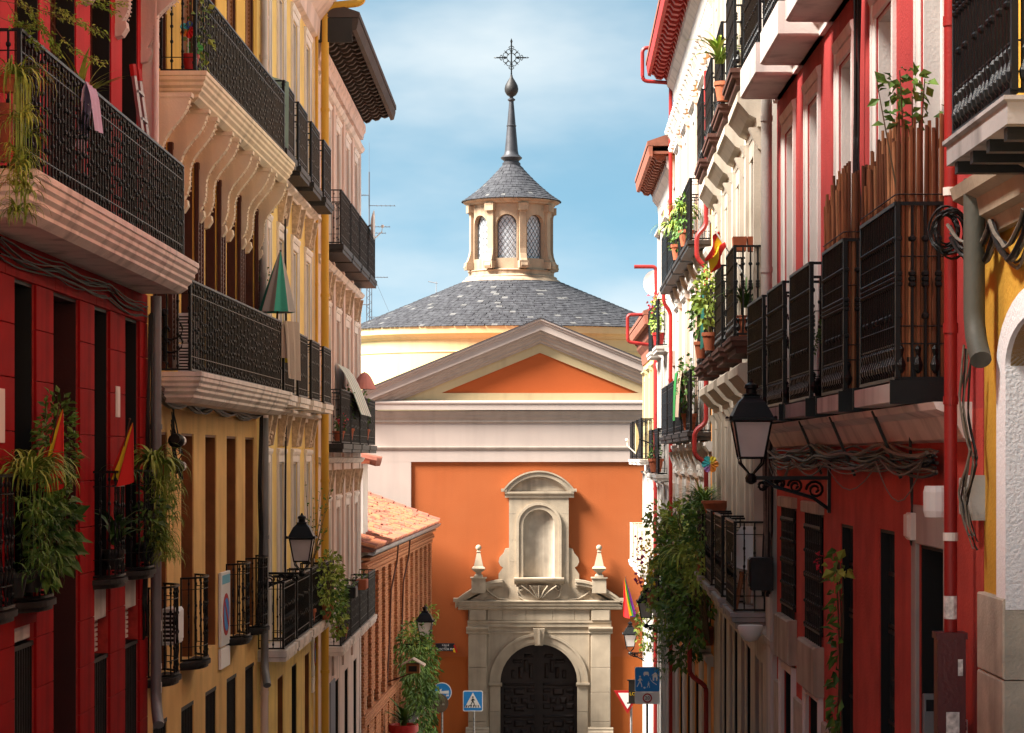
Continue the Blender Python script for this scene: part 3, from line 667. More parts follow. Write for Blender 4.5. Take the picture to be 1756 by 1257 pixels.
for k in range(8):
    ac = A0+k*pi/4; fn = lambda u, w, z: (DX+(LR+w)*cos(ac+u/LR), DY+(LR+w)*sin(ac+u/LR), z)
    part('pane', MB().sheet([[fn(-.45+.9*i/4, -.2, z) for i in range(5)] for z in (LZ0+.4, LZ1-.4)]), wlt, LAN)
    g = MB()
    for i in range(-4, 9):
        for sg in (-1, 1):
            pts = [(sg*(-.42+.84*t), LZ0+.42+i*.26+t*.84*1.3) for t in (0, .25, .5, .75, 1)]
            pts = [p for p in pts if LZ0+.4 < p[1] < LZ1-.4]
            if len(pts) > 1: g.tube([fn(p[0], -.18, p[1]) for p in pts], .009, 3)
    for r_ in (.4, .42): g.tube([fn(r_*cos(pi*j/10), -.17, LZ1-.86+r_*sin(pi*j/10)) for j in range(11)], .02, 4)
    for sx in (-1, 1): g.tube([fn(sx*.41, -.17, LZ0+.42), fn(sx*.41, -.17, LZ1-.86)], .02, 4)
    w_ = part('window_lattice', g, leadl, LAN)
    ab = ac+pi/8; fb = lambda u, w, z: (DX+(LR+w)*cos(ab)-u*sin(ab), DY+(LR+w)*sin(ab)+u*cos(ab), z)
    # pier: pilaster with scrolled foot and bracket head
    g = MB(); pr = [(-.1, LZ0), (.3, LZ0+.02), (.34, LZ0+.12), (.3, LZ0+.24), (.2, LZ0+.4), (.13, LZ0+.6), (.1, LZ0+.8), (.1, LZ1-.5), (.12, LZ1-.36), (.14, LZ1-.34), (.14, LZ1-.3), (.2, LZ1-.2), (.24, LZ1-.02), (-.1, LZ1-.02)]
    g.add([fb(-.13, w, z) for w, z in pr]+[fb(.13, w, z) for w, z in pr], [(i, (i+1) % len(pr), len(pr)+(i+1) % len(pr), len(pr)+i) for i in range(len(pr))]+[tuple(range(len(pr))), tuple(range(len(pr), 2*len(pr)))])
    g.add([fb(u, w, z) for z in (LZ0+.02, LZ0+.3) for u, w in ((-.19, -.05), (-.19, .3), (.19, .3), (.19, -.05))], [(0, 1, 5, 4), (1, 2, 6, 5), (2, 3, 7, 6), (4, 5, 6, 7)])
    g.add([fb(u, w, z) for z in (LZ1-.3, LZ1-.02) for u, w in ((-.19, -.05), (-.19, .22), (.19, .22), (.19, -.05))], [(0, 1, 5, 4), (1, 2, 6, 5), (2, 3, 7, 6), (3, 2, 1, 0)])
    part('lantern_pier', g, sandst, LAN)
part('lantern_cornice', MB().lathe([(1.55, LZ1-.02), (1.72, LZ1), (1.74, LZ1+.06), (1.86, LZ1+.1), (1.9, LZ1+.12), (1.9, LZ1+.16), (1.5, LZ1+.18)], 32, (DX, DY, 0)), sandst, CH, smooth=True)
curve = .3
slates(13, 1.96, LZ1+.17, 1, .36, LZ1+1.62, 1, .17, 'lantern_slates', .02)
part('lantern_cap', MB().lathe([(1.93, LZ1+.155), (1.9, LZ1+.16), (1.1, LZ1+.72), (.33, LZ1+1.58)], 32, (DX, DY, 0)), lead, CH)
SZ = LZ1+1.6
part('spire', MB().lathe([(.36, SZ-.05), (.36, SZ+.12), (.3, SZ+.16), (.3, SZ+.2), (.4, SZ+.28), (.43, SZ+.33), (.4, SZ+.36), (.29, SZ+.46), (.26, SZ+.6), (.12, SZ+2.2), (.085, SZ+2.6)], 16, (DX, DY, 0)), lead, CH, smooth=True)
part('spire_ring', MB().lathe([(.09, SZ+2.55), (.15, SZ+2.6), (.15, SZ+2.64), (.07, SZ+2.7), (.07, SZ+2.75)], 12, (DX, DY, 0)).lathe([(.16, SZ+1.55), (.2, SZ+1.58), (.2, SZ+1.6), (.15, SZ+1.63)], 12, (DX, DY, 0)), lead, CH, smooth=True)
part('spire_ball', MB().lathe([(.05, SZ+2.72), (.18, SZ+2.8), (.26, SZ+2.93), (.275, SZ+3.05), (.24, SZ+3.2), (.15, SZ+3.36), (.06, SZ+3.5), (.04, SZ+3.6)], 18, (DX, DY, 0)), iron2, CH, smooth=True)
q = MB(); CZ = SZ+4.28
q.tube([(DX, DY, SZ+3.5), (DX, DY, CZ+.62)], .03, 6); q.tube([(DX-.6, DY, CZ), (DX-.16, DY, CZ)], .028, 6); q.tube([(DX+.16, DY, CZ), (DX+.6, DY, CZ)], .028, 6)
q.lathe([(.035, CZ+.6), (.05, CZ+.64), (.005, CZ+.76)], 6, (DX, DY, 0))
for k in range(4):
    a = k*pi/2; c, s_ = cos(a), sin(a); rot = lambda x, z: (DX+x*c-z*s_, DY, CZ+x*s_+z*c)
    q.tube([rot(.62, 0), rot(.7, 0)], [.04, .004], 5)
    for sg in (-1, 1):
        q.tube([rot(.34+.12*t, sg*(.02+.08*sin(t*pi))) for t in [i/8 for i in range(9)]], .016, 4)          # tip loops
        sp = [(.17+.12*cos(pi+t*5.2)*(1-t*.5)+.07, sg*(.1+.11*sin(t*5.2)*(1-t*.4))) for t in [i/14 for i in range(15)]]
        q.tube([rot(*p) for p in sp], .015, 4)
    d = pi/4; r2 = lambda r: (DX+r*cos(a+d), DY, CZ+r*sin(a+d))
    q.tube([r2(.14), r2(.3)], .018, 4); q.tube([r2(.3), r2(.4)], [.03, .004], 4)
q.tube([(DX+.18*cos(2*pi*i/20), DY, CZ+.18*sin(2*pi*i/20)) for i in range(21)], .016, 4)
part('cross', q, iron, CH)
# small flat-aerial on the dome
t_ = thing('roof_aerial', 'small thin TV aerial on the church dome slates beside the lantern', 'aerial', FC, (748-909)/4000*92-.38, DY, 5.9)
part('mast', MB().tube([(0, 0, -.1), (0, 0, 1.05)], .015, 4), steel, t_); part('dipole', MB().tube([(-.3, 0, 1.05), (.06, 0, .98)], .018, 4).tube([(-.3, -.1, 1.05), (-.3, .1, 1.05)], .015, 4), steel, t_)
# ================================================================== left row
def roofbox(b, fr, u0, u1, z, over=.7, th=.25, m=eavewood, back=7.3, tile=tilec):
    part('roof', MB().pu([(over, z), (over, z+.1), (-back/2, z+1.6), (-back, z+.1), (-back, z)], u0, u1), tile, b)
# ---- deep red apartment house
F1 = Fr(-4.3, 12, -4.3, 26.08, 'L')
B1 = building('apartment_building', F1, 'deep red apartment house with panelled lower wall, moulded long balcony and bow-fronted balconies')
OPL = [(19.35, 20.2), (20.93, 22.16), (22.9, 23.76), (24.64, 25.56)]
OPU = [(17.75, 18.75), (19.45, 20.45), (20.9, 22.1), (22.8, 23.95), (24.58, 25.58)]
D = lambda a: a-12
ops = [(D(OPL[0][0]), D(OPL[0][1]), -1.2, 1.5), (D(OPL[1][0]), D(OPL[1][1]), -4.7, 1.5), (D(OPL[2][0]), D(OPL[2][1]), -1.2, 1.5), (D(OPL[3][0]), D(OPL[3][1]), -1.2, 1.5)]
ops += [(D(OPL[0][0]), D(OPL[0][1]), -4.4, -1.42), (D(OPL[2][0]), D(OPL[2][1]), -4.9, -1.3), (D(OPL[3][0]), D(OPL[3][1]), -4.9, -1.27)]
facade(B1, 0, 14.08, F1.zb, 1.82, ops, redjoint)
opu = [(D(a), D(c), 2.2, 5.15) for a, c in OPU]+[(D(a), D(c), 5.7, 8.4) for a, c in OPU]
facade(B1, 0, 14.08, 1.82, 11.0, opu, redwall)
roofbox(B1, F1, -.2, 14.2, 11.0)
F0 = Fr(-4.3, 5.5, -4.3, 11.96, 'L'); B0 = building('apartment_building', F0, 'plain unseen ochre house added next to the red house to shade the street')  # house added out of view so that its shadow falls across the street
facade(B0, 0, 6.44, F0.zb, 10.2, [(x, x+1, z, z+2.4) for x in (.8, 3, 5.2) for z in (-2, 1.8, 5.6)], ochre)
piers = [(17.0, 19.35), (20.2, 20.93), (22.16, 22.9), (23.76, 24.64), (25.56, 26.08)]
for a, c in piers:
    z = 1.5
    rows = [(1.108, 1.5), (.663, 1.108), (.219, .663)]+[(.219-.444*(k+1), .219-.444*k) for k in range(11)]
    for z0, z1 in rows:
        inst('wall_panel', ('wp', round(c-a, 3), round(z1-z0, 2)), lambda: MB().bev(.003, c-a-.003, 0, .025, .003, z1-z0-.003, .004), redtile, B1, (D(a), 0, z0))
for a, c in ((17, 19.0), (19.0, 21.0), (21.0, 23.0), (23.0, 24.6), (24.6, 26.08)):
    inst('wall_panel', ('wl', round(c-a, 3)), lambda: MB().bev(.003, c-a-.003, 0, .025, .003, .317, .004), redtile, B1, (D(a), 0, 1.5))
for (a, c), z0, z1 in [(OPL[0], -1.42, -1.2), (OPL[2], -1.3, -1.2), (OPL[3], -1.27, -1.2)]: part('lintel', MB().bev(D(a)-.0, D(c), 0, .025, z0, z1, .005), redtile, B1)
for k, (a, c) in enumerate(OPL):
    lining(B1, D(a), D(c), -1.2 if k != 1 else -4.7, 1.5, darkred if k == 1 else black, d=.33)
    if k != 1: louver(B1, D(a)+.03, D(c)-.03, -1.18, 1.46, black, -.3)
q = MB(); q.box(D(20.96), D(22.13), -.34, -.3, -4.7, 1.47); dd = part('door', q, darkred, B1)
for k in range(4): part('door_panel', MB().bev(D(21.05)+.28*k, D(21.27)+.28*k, -.3, -.28, -3.9, -1.6, .01), darkred, dd)
for k in (0, 2, 3):                          # ground floor windows: shutter box, roller blind, bars
    a, c = D(OPL[k][0]), D(OPL[k][1]); zt = -1.42 if k == 0 else -1.29
    if k:
        part('shutter_box', MB().bev(a+.0, c-.0, -.2, -.02, zt-.33, zt, .01), cream, B1)
        q = MB()
        for i in range(7): q.pu([(-.14, zt-.33-.05*i), (-.1, zt-.34-.05*i), (-.1, zt-.37-.05*i), (-.14, zt-.38-.05*i)], a+.03, c-.03)
        part('roller_shutter', q, cream, B1)
        zt -= .7
    else: part('shutter_box', MB().bev(a, c, -.2, -.03, zt-.14, zt, .01), cream, B1); zt -= .16
    lining(B1, a, c, -4.85 if k else -4.4, zt, black, d=.33)
    q = MB(); q.box(a, c, -.06, .0, zt-.04, zt); n = 9
    for i in range(n): x = a+.04+(c-a-.08)*i/(n-1); q.box(x-.009, x+.009, -.045, -.027, -4.8, zt-.04)
    if k == 0:
        for z in (-2.9, -3.5): q.box(a, c, -.05, -.01, z-.02, z+.02)
        for i in range(n): x = a+.04+(c-a-.08)*i/(n-1); q.ball((x, -.036, -3.2), .03); q.ball((x, -.036, -2.95), .025); q.ball((x, -.036, -3.45), .025)
    part('window_bars', q, iron2, B1)
# long moulded balcony
bal = balcony(B1, 5.42, 13.78, .54, 2.15, 1.03, 'grand', MOULD, cream, inset=.07)
part('floor_edge', MB().pu([(.0, 1.82), (.05, 1.82), (.05, 1.9), (.0, 1.92)], 5, 13.9), cream, B1)
for (a, c) in OPU:
    lining(B1, D(a), D(c), 2.2, 5.15, black, d=.32); louver(B1, D(a)+.03, D(c)-.03, 2.2, 5.12, brown, -.24)
    lining(B1, D(a), D(c), 5.6, 8.4, black, d=.32)
# balcony above, out of the picture but for its scroll brackets
q = MB(); slab_rect(q, 5.42, 13.78, .54, 5.6, MOULD); ub = part('balcony', q, cream, B1)
def scroll_bracket(b, u, z, L, H, t, m, beads=True, key='sb'):
    """S-scroll console: deep at the top, tapering down the wall"""
    def f_():
        n = 18; out = []
        for i in range(n+1):
            s = i/n; out.append((L*(1-s)**1.15+.03+.045*sin(s*9.), -H*s))
        q = MB(); pr = [(0, 0)]+out+[(0, -H)]
        q.pu(pr, -t/2, t/2)
        for sx in (-1, 1):
            for i in range(0, n): q.ball((sx*t*.46, out[i][0]+.004, out[i][1]-.02), rng.uniform(.009, .013), 1, 5, 3)
        q.pu([(0, -H), (.11, -H+.03), (.12, -H-.04), (.07, -H-.12), (0, -H-.14)], -t*.6, t*.6)
        q.pu([(0, 0), (L+.05, 0), (L+.05, -.05), (0, -.05)], -t*.6, t*.6)
        return q
    return inst('corbel', (key, round(L, 2), round(H, 2)), f_, m, b, (u, 0, z), smooth=False)
for d in (19.0, 20.65, 22.45, 24.25, 25.85): scroll_bracket(ub, D(d), 5.25, .42, .75, .16, cream, key='sb1')
# pale pilaster strip and pipe at the end of the red house
part('corner_pilaster', MB().bev(13.86, 14.06, 0, .13, 2.3, 10.9, .015), cream, B1)
pipe(B1, [(13.8, .16, 10.8), (13.8, .16, 3.0), (13.8, .12, 2.3)], .035, cream)
pipe(B1, bendpts([(14.0, .13, 1.8), (14.0, .13, -2.72), (13.75, .2, -2.95)], .2), .062, pipegrey, n=12)
q = MB()
for i, (z, c_) in enumerate(((-1.93, 0), (-2.35, 0), (-2.62, 0))): q.sheet([[(14.0+.066*cos(a), .13+.066*sin(a), zz) for a in (.4, .8, 1.2, 1.6, 2.0)] for zz in (z, z+(.12 if i != 1 else .06))])
part('sticker', q, M('paper sticker', (.62, .58, .55), var=.5, scale=30, bump=0), B1)
part('plaque', MB().bev(D(24.05), D(24.28), .02, .035, .42, .74, .003), whitef, B1)
part('plaque', MB().bev(D(18.72), D(18.95), .02, .035, .12, .56, .003), whitef, B1)
# bow-fronted balconies of the red house
for k in (0, 2, 3):
    balcony(B1, D(OPL[k][0])-.12, D(OPL[k][1])+.16, .22, -1.2, 1.03, 'iron', sm=iron2, bowed=True, scroll=True)
balcony(B1, D(17.6), D(18.9), .22, -1.2, 1.03, 'iron', sm=iron2, bowed=True, scroll=True)

# ---- ochre house
F2 = Fr(-4.3, 26.1, -4.12, 35.2, 'L')
B2 = building('apartment_building', F2, 'ochre house with two long cream balconies, scroll brackets and brown louvred doors')
bays2 = [27.0, 28.9, 30.75, 32.6, 34.4]; E = lambda d: d-26.1
hw = .46
up = [(E(c)-hw, E(c)+hw, 1.02, 3.75) for c in bays2]+[(E(c)-hw, E(c)+hw, 4.5, 7.3) for c in bays2]+[(E(c)-hw, E(c)+hw, 8.2, 9.2) for c in bays2]
facade(B2, 0, 9.1, .6, 9.4, up, ochre2)
lo = [(E(c)-hw, E(c)+hw, -2.5, .3) for c in bays2]+[(E(c)-hw, E(c)+hw, -5.6, -3.05) for c in bays2]
facade(B2, 0, 9.1, F2.zb, .6, lo, ochre)
roofbox(B2, F2, -.1, 9.2, 9.4)
for i, c in enumerate(bays2):
    a, e = E(c)-hw, E(c)+hw
    lining(B2, a, e, 1.02, 3.75, brown, d=.33); louver(B2, a+.03, e-.03, 1.04, 3.72, brown, -.2)
    # shutters folded open against the wall
    louver(B2, e+.0, e+hw, 1.06, 3.72, brown, .012); 
    lining(B2, a, e, 4.5, 7.3, brown, d=.33); louver(B2, a+.03, e-.03, 4.5, 7.28, brown2, -.1)
    lining(B2, a, e, -2.5, .3, brown2, d=.33); louver(B2, a+.03, e-.03, -2.5, .28, brown2, -.22)
    lining(B2, a, e, -5.6, -3.05, black, d=.3)
    q = MB(); q.box(a, e, -.05, 0, -3.1, -3.05)
    for k in range(8): x = a+.05+(e-a-.1)*k/7; q.box(x-.008, x+.008, -.04, -.025, -5.6, -3.1)
    part('window_bars', q, iron2, B2)
u0, u1 = F2.U(347, .5)-.0, F2.U(499, .5)
bh = balcony(B2, u0+.02, u1-.05, .47, 4.46, 1.0, 'grand', MOULD, creamw, inset=.07)
for i, c in enumerate(bays2):
    for s_ in (-.62, .62): scroll_bracket(bh, E(c)+s_, 4.12, .43, 1.03, .13, creamw, key='sb2')
u0, u1 = F2.U(338, .5), F2.U(494, .5)
balcony(B2, u0+.04, u1-.05, .47, .98, 1.02, 'grand', MOULD, cream, inset=.07)
for c in (26.75, 28.9, 32.6, 34.5):
    balcony(B2, E(c)-.55, E(c)+.55, .24, -2.5, 1.0, 'iron', sm=iron2, bowed=True, scroll=True)
part('string_course', MB().pu([(0, .58), (.04, .58), (.06, .62), (.0, .64)], .1, 9.0), ochre, B2)
pipe(B2, bendpts([(9.0, .13, .6), (9.0, .13, -3.15), (8.75, .2, -3.4)], .2), .06, pipegrey, n=12)
pipe(B2, [(8.95, .12, 9.3), (8.95, .12, 1.1)], .055, M('pale grey pipe', (.42, .38, .34), rough=.5, var=.15, streak=.3), n=12)
q = MB(); q.tube([(E(26.7), .1, 2.0-.35), (E(26.7), .1, 1.1)], .02, 6); q.ball((E(26.7), .1, 1.66), .05)
for s_, z in ((1, 1.45), (-1, 1.3)):
    q.tube([(E(26.7), .1+.05+.18*t*cos(t*7), z+.14*t*sin(t*7)) for t in [i/14 for i in range(15)]], .012, 4)
part('iron_scroll', q, iron, B2)

# ---- yellow house with white surrounds
F3 = Fr(-4.12, 35.22, -4.1, 44.6, 'L')
B3 = building('apartment_building', F3, 'yellow house with white window surrounds and carved panels beside the yellow drainpipe')
bays3 = [36.3, 38.45, 40.65, 42.95]; H3 = lambda d: d-35.22; hw = .44
LV = [(4.72, 7.6), (.98, 3.6), (-2.9, -.08), (-6.3, -3.6)]
facade(B3, 0, 9.4, F3.zb, 9.0, [(H3(c)-hw, H3(c)+hw, z0, z1) for c in bays3 for z0, z1 in LV], yellow)
for i, c in enumerate(bays3):
    a, e = H3(c)-hw, H3(c)+hw
    for k, (z0, z1) in enumerate(LV[:3]):
        surround(B3, a, e, z0, z1, whitef, .13, .025); lining(B3, a, e, z0, z1, whitef, d=.3); french(B3, a+.03, e-.03, z0, z1-.03, whitef, -.28)
        if k < 2:
            balcony(B3, a-.32, e+.32, .4, z0, 1.0, 'plain', [(.02, 0), (.02, .09), (0, .1), (0, .16)], iron2 if k == 0 else whitef)
    for z in (3.86, .2):
        q = MB(); q.bev(a+.05, e-.05, 0, .05, z, z+.5, .01)
        for j in range(26): q.ball((a+.12+rng.random()*(e-a-.24), .055, z+.05+rng.random()*.4), rng.uniform(.02, .05), 1, 5, 3)
        for sx in (-1, 1): q.pu([(0, z-.02), (.08, z), (.14, z+.36), (.17, z+.5), (0, z+.5)], (a if sx < 0 else e-.1), (a+.1 if sx < 0 else e))
        part('carved_panel', q, relief, B3)
    lining(B3, a, e, -6.3, -3.6, brown2 if i % 2 else black, d=.3)
    q = MB(); q.box(a, e, -.24, -.2, -6.3, -3.62); dr = part('door', q, black if i % 2 == 0 else brown, B3)
for z in (4.56, .8): part('string_course', MB().pu([(0, z-.16), (.06, z-.16), (.06, z-.1), (.14, z-.05), (.14, z), (0, z+.02)], 0, 9.38), cream, B3)
for a, e in ((H3(35.3), H3(37.0)), (H3(37.3), H3(39.4)), (H3(39.7), H3(41.7)), (H3(41.9), H3(44.1))):
    balcony(B3, a, e, .42, -2.92, 1.0, 'plain', [(.02, 0), (.02, .1), (0, .11), (0, .17)], cream, scroll=a < 2)
part('end_pilaster', MB().bev(8.95, 9.38, 0, .05, F3.zb, 8.6, .01), whitef, B3)
part('cornice', MB().pu([(0, 7.9), (.1, 7.95), (.12, 8.3), (.35, 8.6), (.45, 8.9), (.45, 9.0), (0, 9.0)], 0, 9.4), pinkw, B3)
roofbox(B3, F3, -.1, 9.5, 9.02, over=.55)
pipe(B3, bendpts([(9.15, .92, 8.98), (9.15, .92, 8.66), (9.15, .2, 8.58), (9.15, .2, -2.4), (9.15, .2, -7)], .2, 6), .075, pipeyel, n=12)
pipe(B3, [(8.75, .08, 8.4), (8.75, .08, -7)], .03, pipeyel)
pipe(B3, [(.25, .08, 8.4), (.25, .08, -7)], .06, pinkw)

# ---- pale pink house with the deep timber eave
F4 = Fr(-4.1, 44.62, -4.08, 55.9, 'L')
B4 = building('apartment_building', F4, 'pale pink house under a deep dark timber eave with linked iron balconies')
bays4 = [46.9, 49.4, 51.9, 54.4]; K = lambda d: d-44.62; hw = .46
LV4 = [(4.2, 6.9), (.28, 2.9), (-3.7, -1.05), (-7.2, -4.7)]
facade(B4, 0, 11.28, F4.zb, 7.95, [(K(c)-hw, K(c)+hw, z0, z1) for c in bays4 for z0, z1 in LV4], pinkw)
for i, c in enumerate(bays4):
    a, e = K(c)-hw, K(c)+hw
    for k, (z0, z1) in enumerate(LV4[:3]):
        surround(B4, a, e, z0, z1, whitef, .16, .03); lining(B4, a, e, z0, z1, pinkw, d=.3); french(B4, a+.03, e-.03, z0, z1-.03, whitef, -.28)
    for z in (3.2, -.75):
        q = MB(); q.bev(a+.05, e-.05, 0, .05, z, z+.5, .01)
        for j in range(20): q.ball((a+.12+rng.random()*(e-a-.24), .055, z+.05+rng.random()*.4), rng.uniform(.02, .05), 1, 5, 3)
        for sx in (-1, 1): q.pu([(0, z-.02), (.08, z), (.14, z+.36), (.17, z+.5), (0, z+.5)], (a if sx < 0 else e-.1), (a+.1 if sx < 0 else e))
        part('carved_panel', q, relief, B4)
    lining(B4, a, e, -7.2, -4.7, black, d=.3); part('door', MB().box(a, e, -.24, -.2, -7.2, -4.72), brown if i % 2 else black, B4)
    for k, z in enumerate((4.2, .28, -3.72)):
        balcony(B4, a-.66, e+.66, .42, z, 1.03, 'iron', [(.02, 0), (.02, .1), (0, .11), (0, .17)], iron2 if k < 2 else cream, iron2)
    part('pilaster', MB().bev(a-.78, a-.42, 0, .05, -4.5, 7.6, .01), pinkw, B4)
part('plinth_panel', MB().bev(K(47.6), K(48.7), 0, .03, -7.4, -4.6, .01), M('grey blue door paint', (.2, .22, .27)), B4)
for z in (3.9, 0.0, 7.4): part('string_course', MB().pu([(0, z-.12), (.07, z-.1), (.12, z-.03), (.12, z), (0, z+.02)], 0, 11.27), cream, B4)
part('cornice', MB().pu([(0, 7.62), (.08, 7.62), (.1, 7.75), (.14, 7.8), (.14, 7.95), (0, 7.95)], -.1, 11.3), pinkw, B4)
part('eave_soffit', MB().box(-.25, 11.5, -.2, .72, 8.2, 8.26), eavewood, B4)
part('eave_fascia', MB().pu([(.72, 8.12), (.8, 8.14), (.84, 8.3), (.84, 8.36), (.72, 8.36)], -.3, 11.55), eavewood, B4)
part('eave_gable', MB().box(-.3, -.22, -.2, .72, 7.9, 8.36), M('dark eave board', (.03, .027, .025), var=.3), B4)
def modillion():
    return MB().pu([(0, 0), (.08, -.14), (.16, -.2), (.24, -.17), (.3, -.1), (.38, -.14), (.46, -.12), (.52, -.05), (.6, -.08), (.68, -.05), (.7, 0)], -.07, .07)
for i in range(24): inst('eave_bracket', 'mod4', modillion, eavewood, B4, (-.1+i*.49, .0, 8.2))
roofbox(B4, F4, -.3, 11.55, 8.37, over=.86, tile=M('dark weathered tile', (.07, .05, .042), var=.3))
part('end_wall_edge', MB().bev(11.1, 11.3, 0, .03, F4.zb, 7.6, .008), whitef, B4)

# ---- low brick wing of the church with a tiled roof
F5 = Fr(-4.1, 55.95, -3.44, 79, 'L'); L5 = F5.len
B5 = building('brick_building', F5, 'low orange brick wing with toothed piers under a clay tile roof beside the church')
ZEV = -2.35
facade(B5, 0, L5, F5.zb, ZEV+.05, [], mortar, back=6.5)
# brick courses: piers stand proud and toothed, panels lie back
def courses(u0, u1, z0, z1, wd, tooth=0., name='brick_course'):
    q = MB(); z = z0; k = 0
    while z < z1-.05:
        t = tooth if k % 2 else 0
        q.bev(u0-t, u1+t, -.02, wd+(.0 if k % 2 else .006), z+.007, z+.062, .004); z += .07; k += 1
    o = part(name, q, brick, B5); o['kind'] = 'stuff'
npier = 12; pitch = (L5-.6)/npier
for i in range(npier+1):
    a = .05+i*pitch; courses(a, a+.55, -6.2, ZEV-.5, .11, .05)
    if i < npier:
        courses(a+.6, a+pitch-.05, -5.9, ZEV-.55, .03); 
        courses(a+.75, a+pitch-.25, -9.8, -6.6, .03)
for i in range(npier+1): a = .05+i*pitch; courses(a, a+.6, -10.6, -6.25, .05, .04)
for j, (z0, z1, w_) in enumerate(((-6.5, -6.22, .14), (ZEV-.5, ZEV-.36, .14), (ZEV-.36, ZEV-.24, .2), (ZEV-.24, ZEV-.12, .14), (ZEV-.12, ZEV-.02, .26))): courses(0, L5, z0, z1, w_)
part('stone_plinth', MB().pu([(0, -8.2), (.08, -8.2), (.12, -8.1), (.12, -8.0), (0, -7.95)], 0, L5), pinkw, B5)
part('gutter', MB().pu([(.2, ZEV+.02), (.34, ZEV+.0), (.4, ZEV+.06), (.42, ZEV+.13), (.39, ZEV+.13), (.36, ZEV+.07), (.22, ZEV+.06)], -.05, L5+.15), steel, B5)
# roof: tiled slope rising away from the street, tiles laid one by one
RW, RR = 4.6, 1.75                          # run and rise
slope = math.atan2(RR, RW); SLN = math.hypot(RW, RR)
part('roof', MB().pu([(.32, ZEV+.08), (.32, ZEV+.11), (.3-RW, ZEV+.1+RR), (.3-2*RW, ZEV+.1), (.3-2*RW, ZEV+.0)], -.02, L5+.1), tilec, B5)
def tile_mesh():
    q = MB(); n = 5; L_ = .42; r0, r1 = .085, .07
    rows = []
    for t, r_, lf in ((0, r0, .035), (1, r1, .0)):
        rows.append([(r_*cos(pi*i/n), -L_*t*cos(slope)-(r_*sin(pi*i/n)+lf)*-sin(slope), L_*t*sin(slope)+(r_*sin(pi*i/n)+lf)*cos(slope)) for i in range(n+1)])
    q.sheet(rows); q.add([p for p in rows[0]], [tuple(range(n+1))]); return q
tl = []
for r_ in range(12):
    for c_ in range(int(L5/.21)): tl.append((r_, c_))
cnt = 0; stuff = {0: MB(), 1: MB(), 2: MB()}; tm = tile_mesh()
for r_, c_ in tl:
    s_ = r_*.37+rng.uniform(-.13, .13)*(r_ > 0); u = .08+c_*.21+rng.uniform(-.02, .02); w = .36-s_*cos(slope); z = ZEV+.12+s_*sin(slope)+rng.uniform(0, .025)
    k = rng.choice((0, 0, 0, 1, 1, 2)); mm = (tilea, tileb, tilec)[k]
    if c_ < 300//7 and r_ < 7:
        inst('roof_tile', 'tile', tile_mesh, mm, B5, (u, w, z), rz=rng.uniform(-.04, .04)); cnt += 1
    else: stuff[k].add([(u+v[0], w+v[1], z+v[2]) for v in tm.v], tm.f)
for k in stuff: part('roof_tiles', stuff[k], (tilea, tileb, tilec)[k], B5, kind='stuff')
q = MB()
for i in range(9): s_ = i*.42; q.tube([(L5+.06, .36-s_*cos(slope), ZEV+.2+s_*sin(slope)), (L5+.06, .36-(s_+.45)*cos(slope), ZEV+.19+(s_+.45)*sin(slope))], [.11, .09], 8)
part('verge_tiles', q, tileb, B5, kind='stuff')
# white chimney with tiled cap by the pink house
q = MB(); q.box(2.9, 4.2, -1.4, -.2, ZEV, -.15); ck = part('chimney', q, whitef, B5)
q = MB(); q.box(2.8, 4.3, -1.5, -.02, -.15, -.08)
part('chimney_cap', q, terra, B5)
for i in range(5): inst('cap_tile', 'captile', lambda: MB().tube([(0, 0, 0), (0, .5, -.12)], [.11, .13], 8), tileb, ck, (2.95+i*.28, -.35, .03))
# drainpipes and cables on the brick
q = MB(); 
for s_ in (7.5, 11.5): part('drain_cable', MB().tube([(s_, .3, ZEV), (s_+.3, .24, ZEV-.5), (s_-.6, .16, ZEV-1.2), (s_-.9, .14, ZEV-2.6), (s_-1.2, .1, -6)], .025, 5), brown, B5)

# distant mast behind the dome
FB = Fr(-8.2, 110, -8.2, 116, 'L'); FB.zb = -12
BD = building('apartment_building', FB, 'plain far block hidden behind the dome that carries the tall aerial mast')
part('wall', MB().box(0, 6, -5, 2, -12, 5.4), pinkw, BD)
mt = thing('aerial_mast', 'tall lattice aerial mast rising beside the pink house before the sky', 'aerial', None, (633-VX)/F*111, 111, 5.4)
q = MB()
for dx, dy in ((-.12, 0), (.12, 0), (0, .2)): q.tube([(dx, dy, 0), (dx, dy, 4.9)], .022, 4)
for i in range(24): z = i*.2; q.tube([(-.12 if i % 2 else .12, 0, z), (.12 if i % 2 else -.12, 0, z+.2)], .012, 3); q.tube([(-.12, 0, z), (0, .2, z+.2)], .012, 3)
q.tube([(0, 0, 4.9), (0, 0, 8.2)], .035, 5); q.tube([(0, 0, 8.2), (0, 0, 9.6)], .012, 3)
part('lattice', q, M('mast steel', (.10, .11, .13), rough=.5), mt)
q = MB()
for z, L, s_ in ((6.6, 1.25, 1), (7.1, -.5, 1), (5.6, 1.0, 1), (5.3, .8, 1), (3.2, .9, 1), (1.3, .8, 1), (1.9, -.6, 1), (.5, -.7, 1)):
    q.tube([(0, 0, z), (L, -.2, z-.03)], .02, 4)
    for i in range(5): x = L*(.3+.17*i); q.tube([(x, -.5, z-.02), (x, .2, z-.02)], .012, 3)
part('dipole', q, MATS['mast steel'], mt)
q = MB(); q.tube([(.1, 0, 3.5), (1.6, .5, 0)], .008, 3); q.tube([(-.1, 0, 3.5), (-1.2, .5, 0)], .008, 3); part('guy_wire', q, MATS['mast steel'], mt)
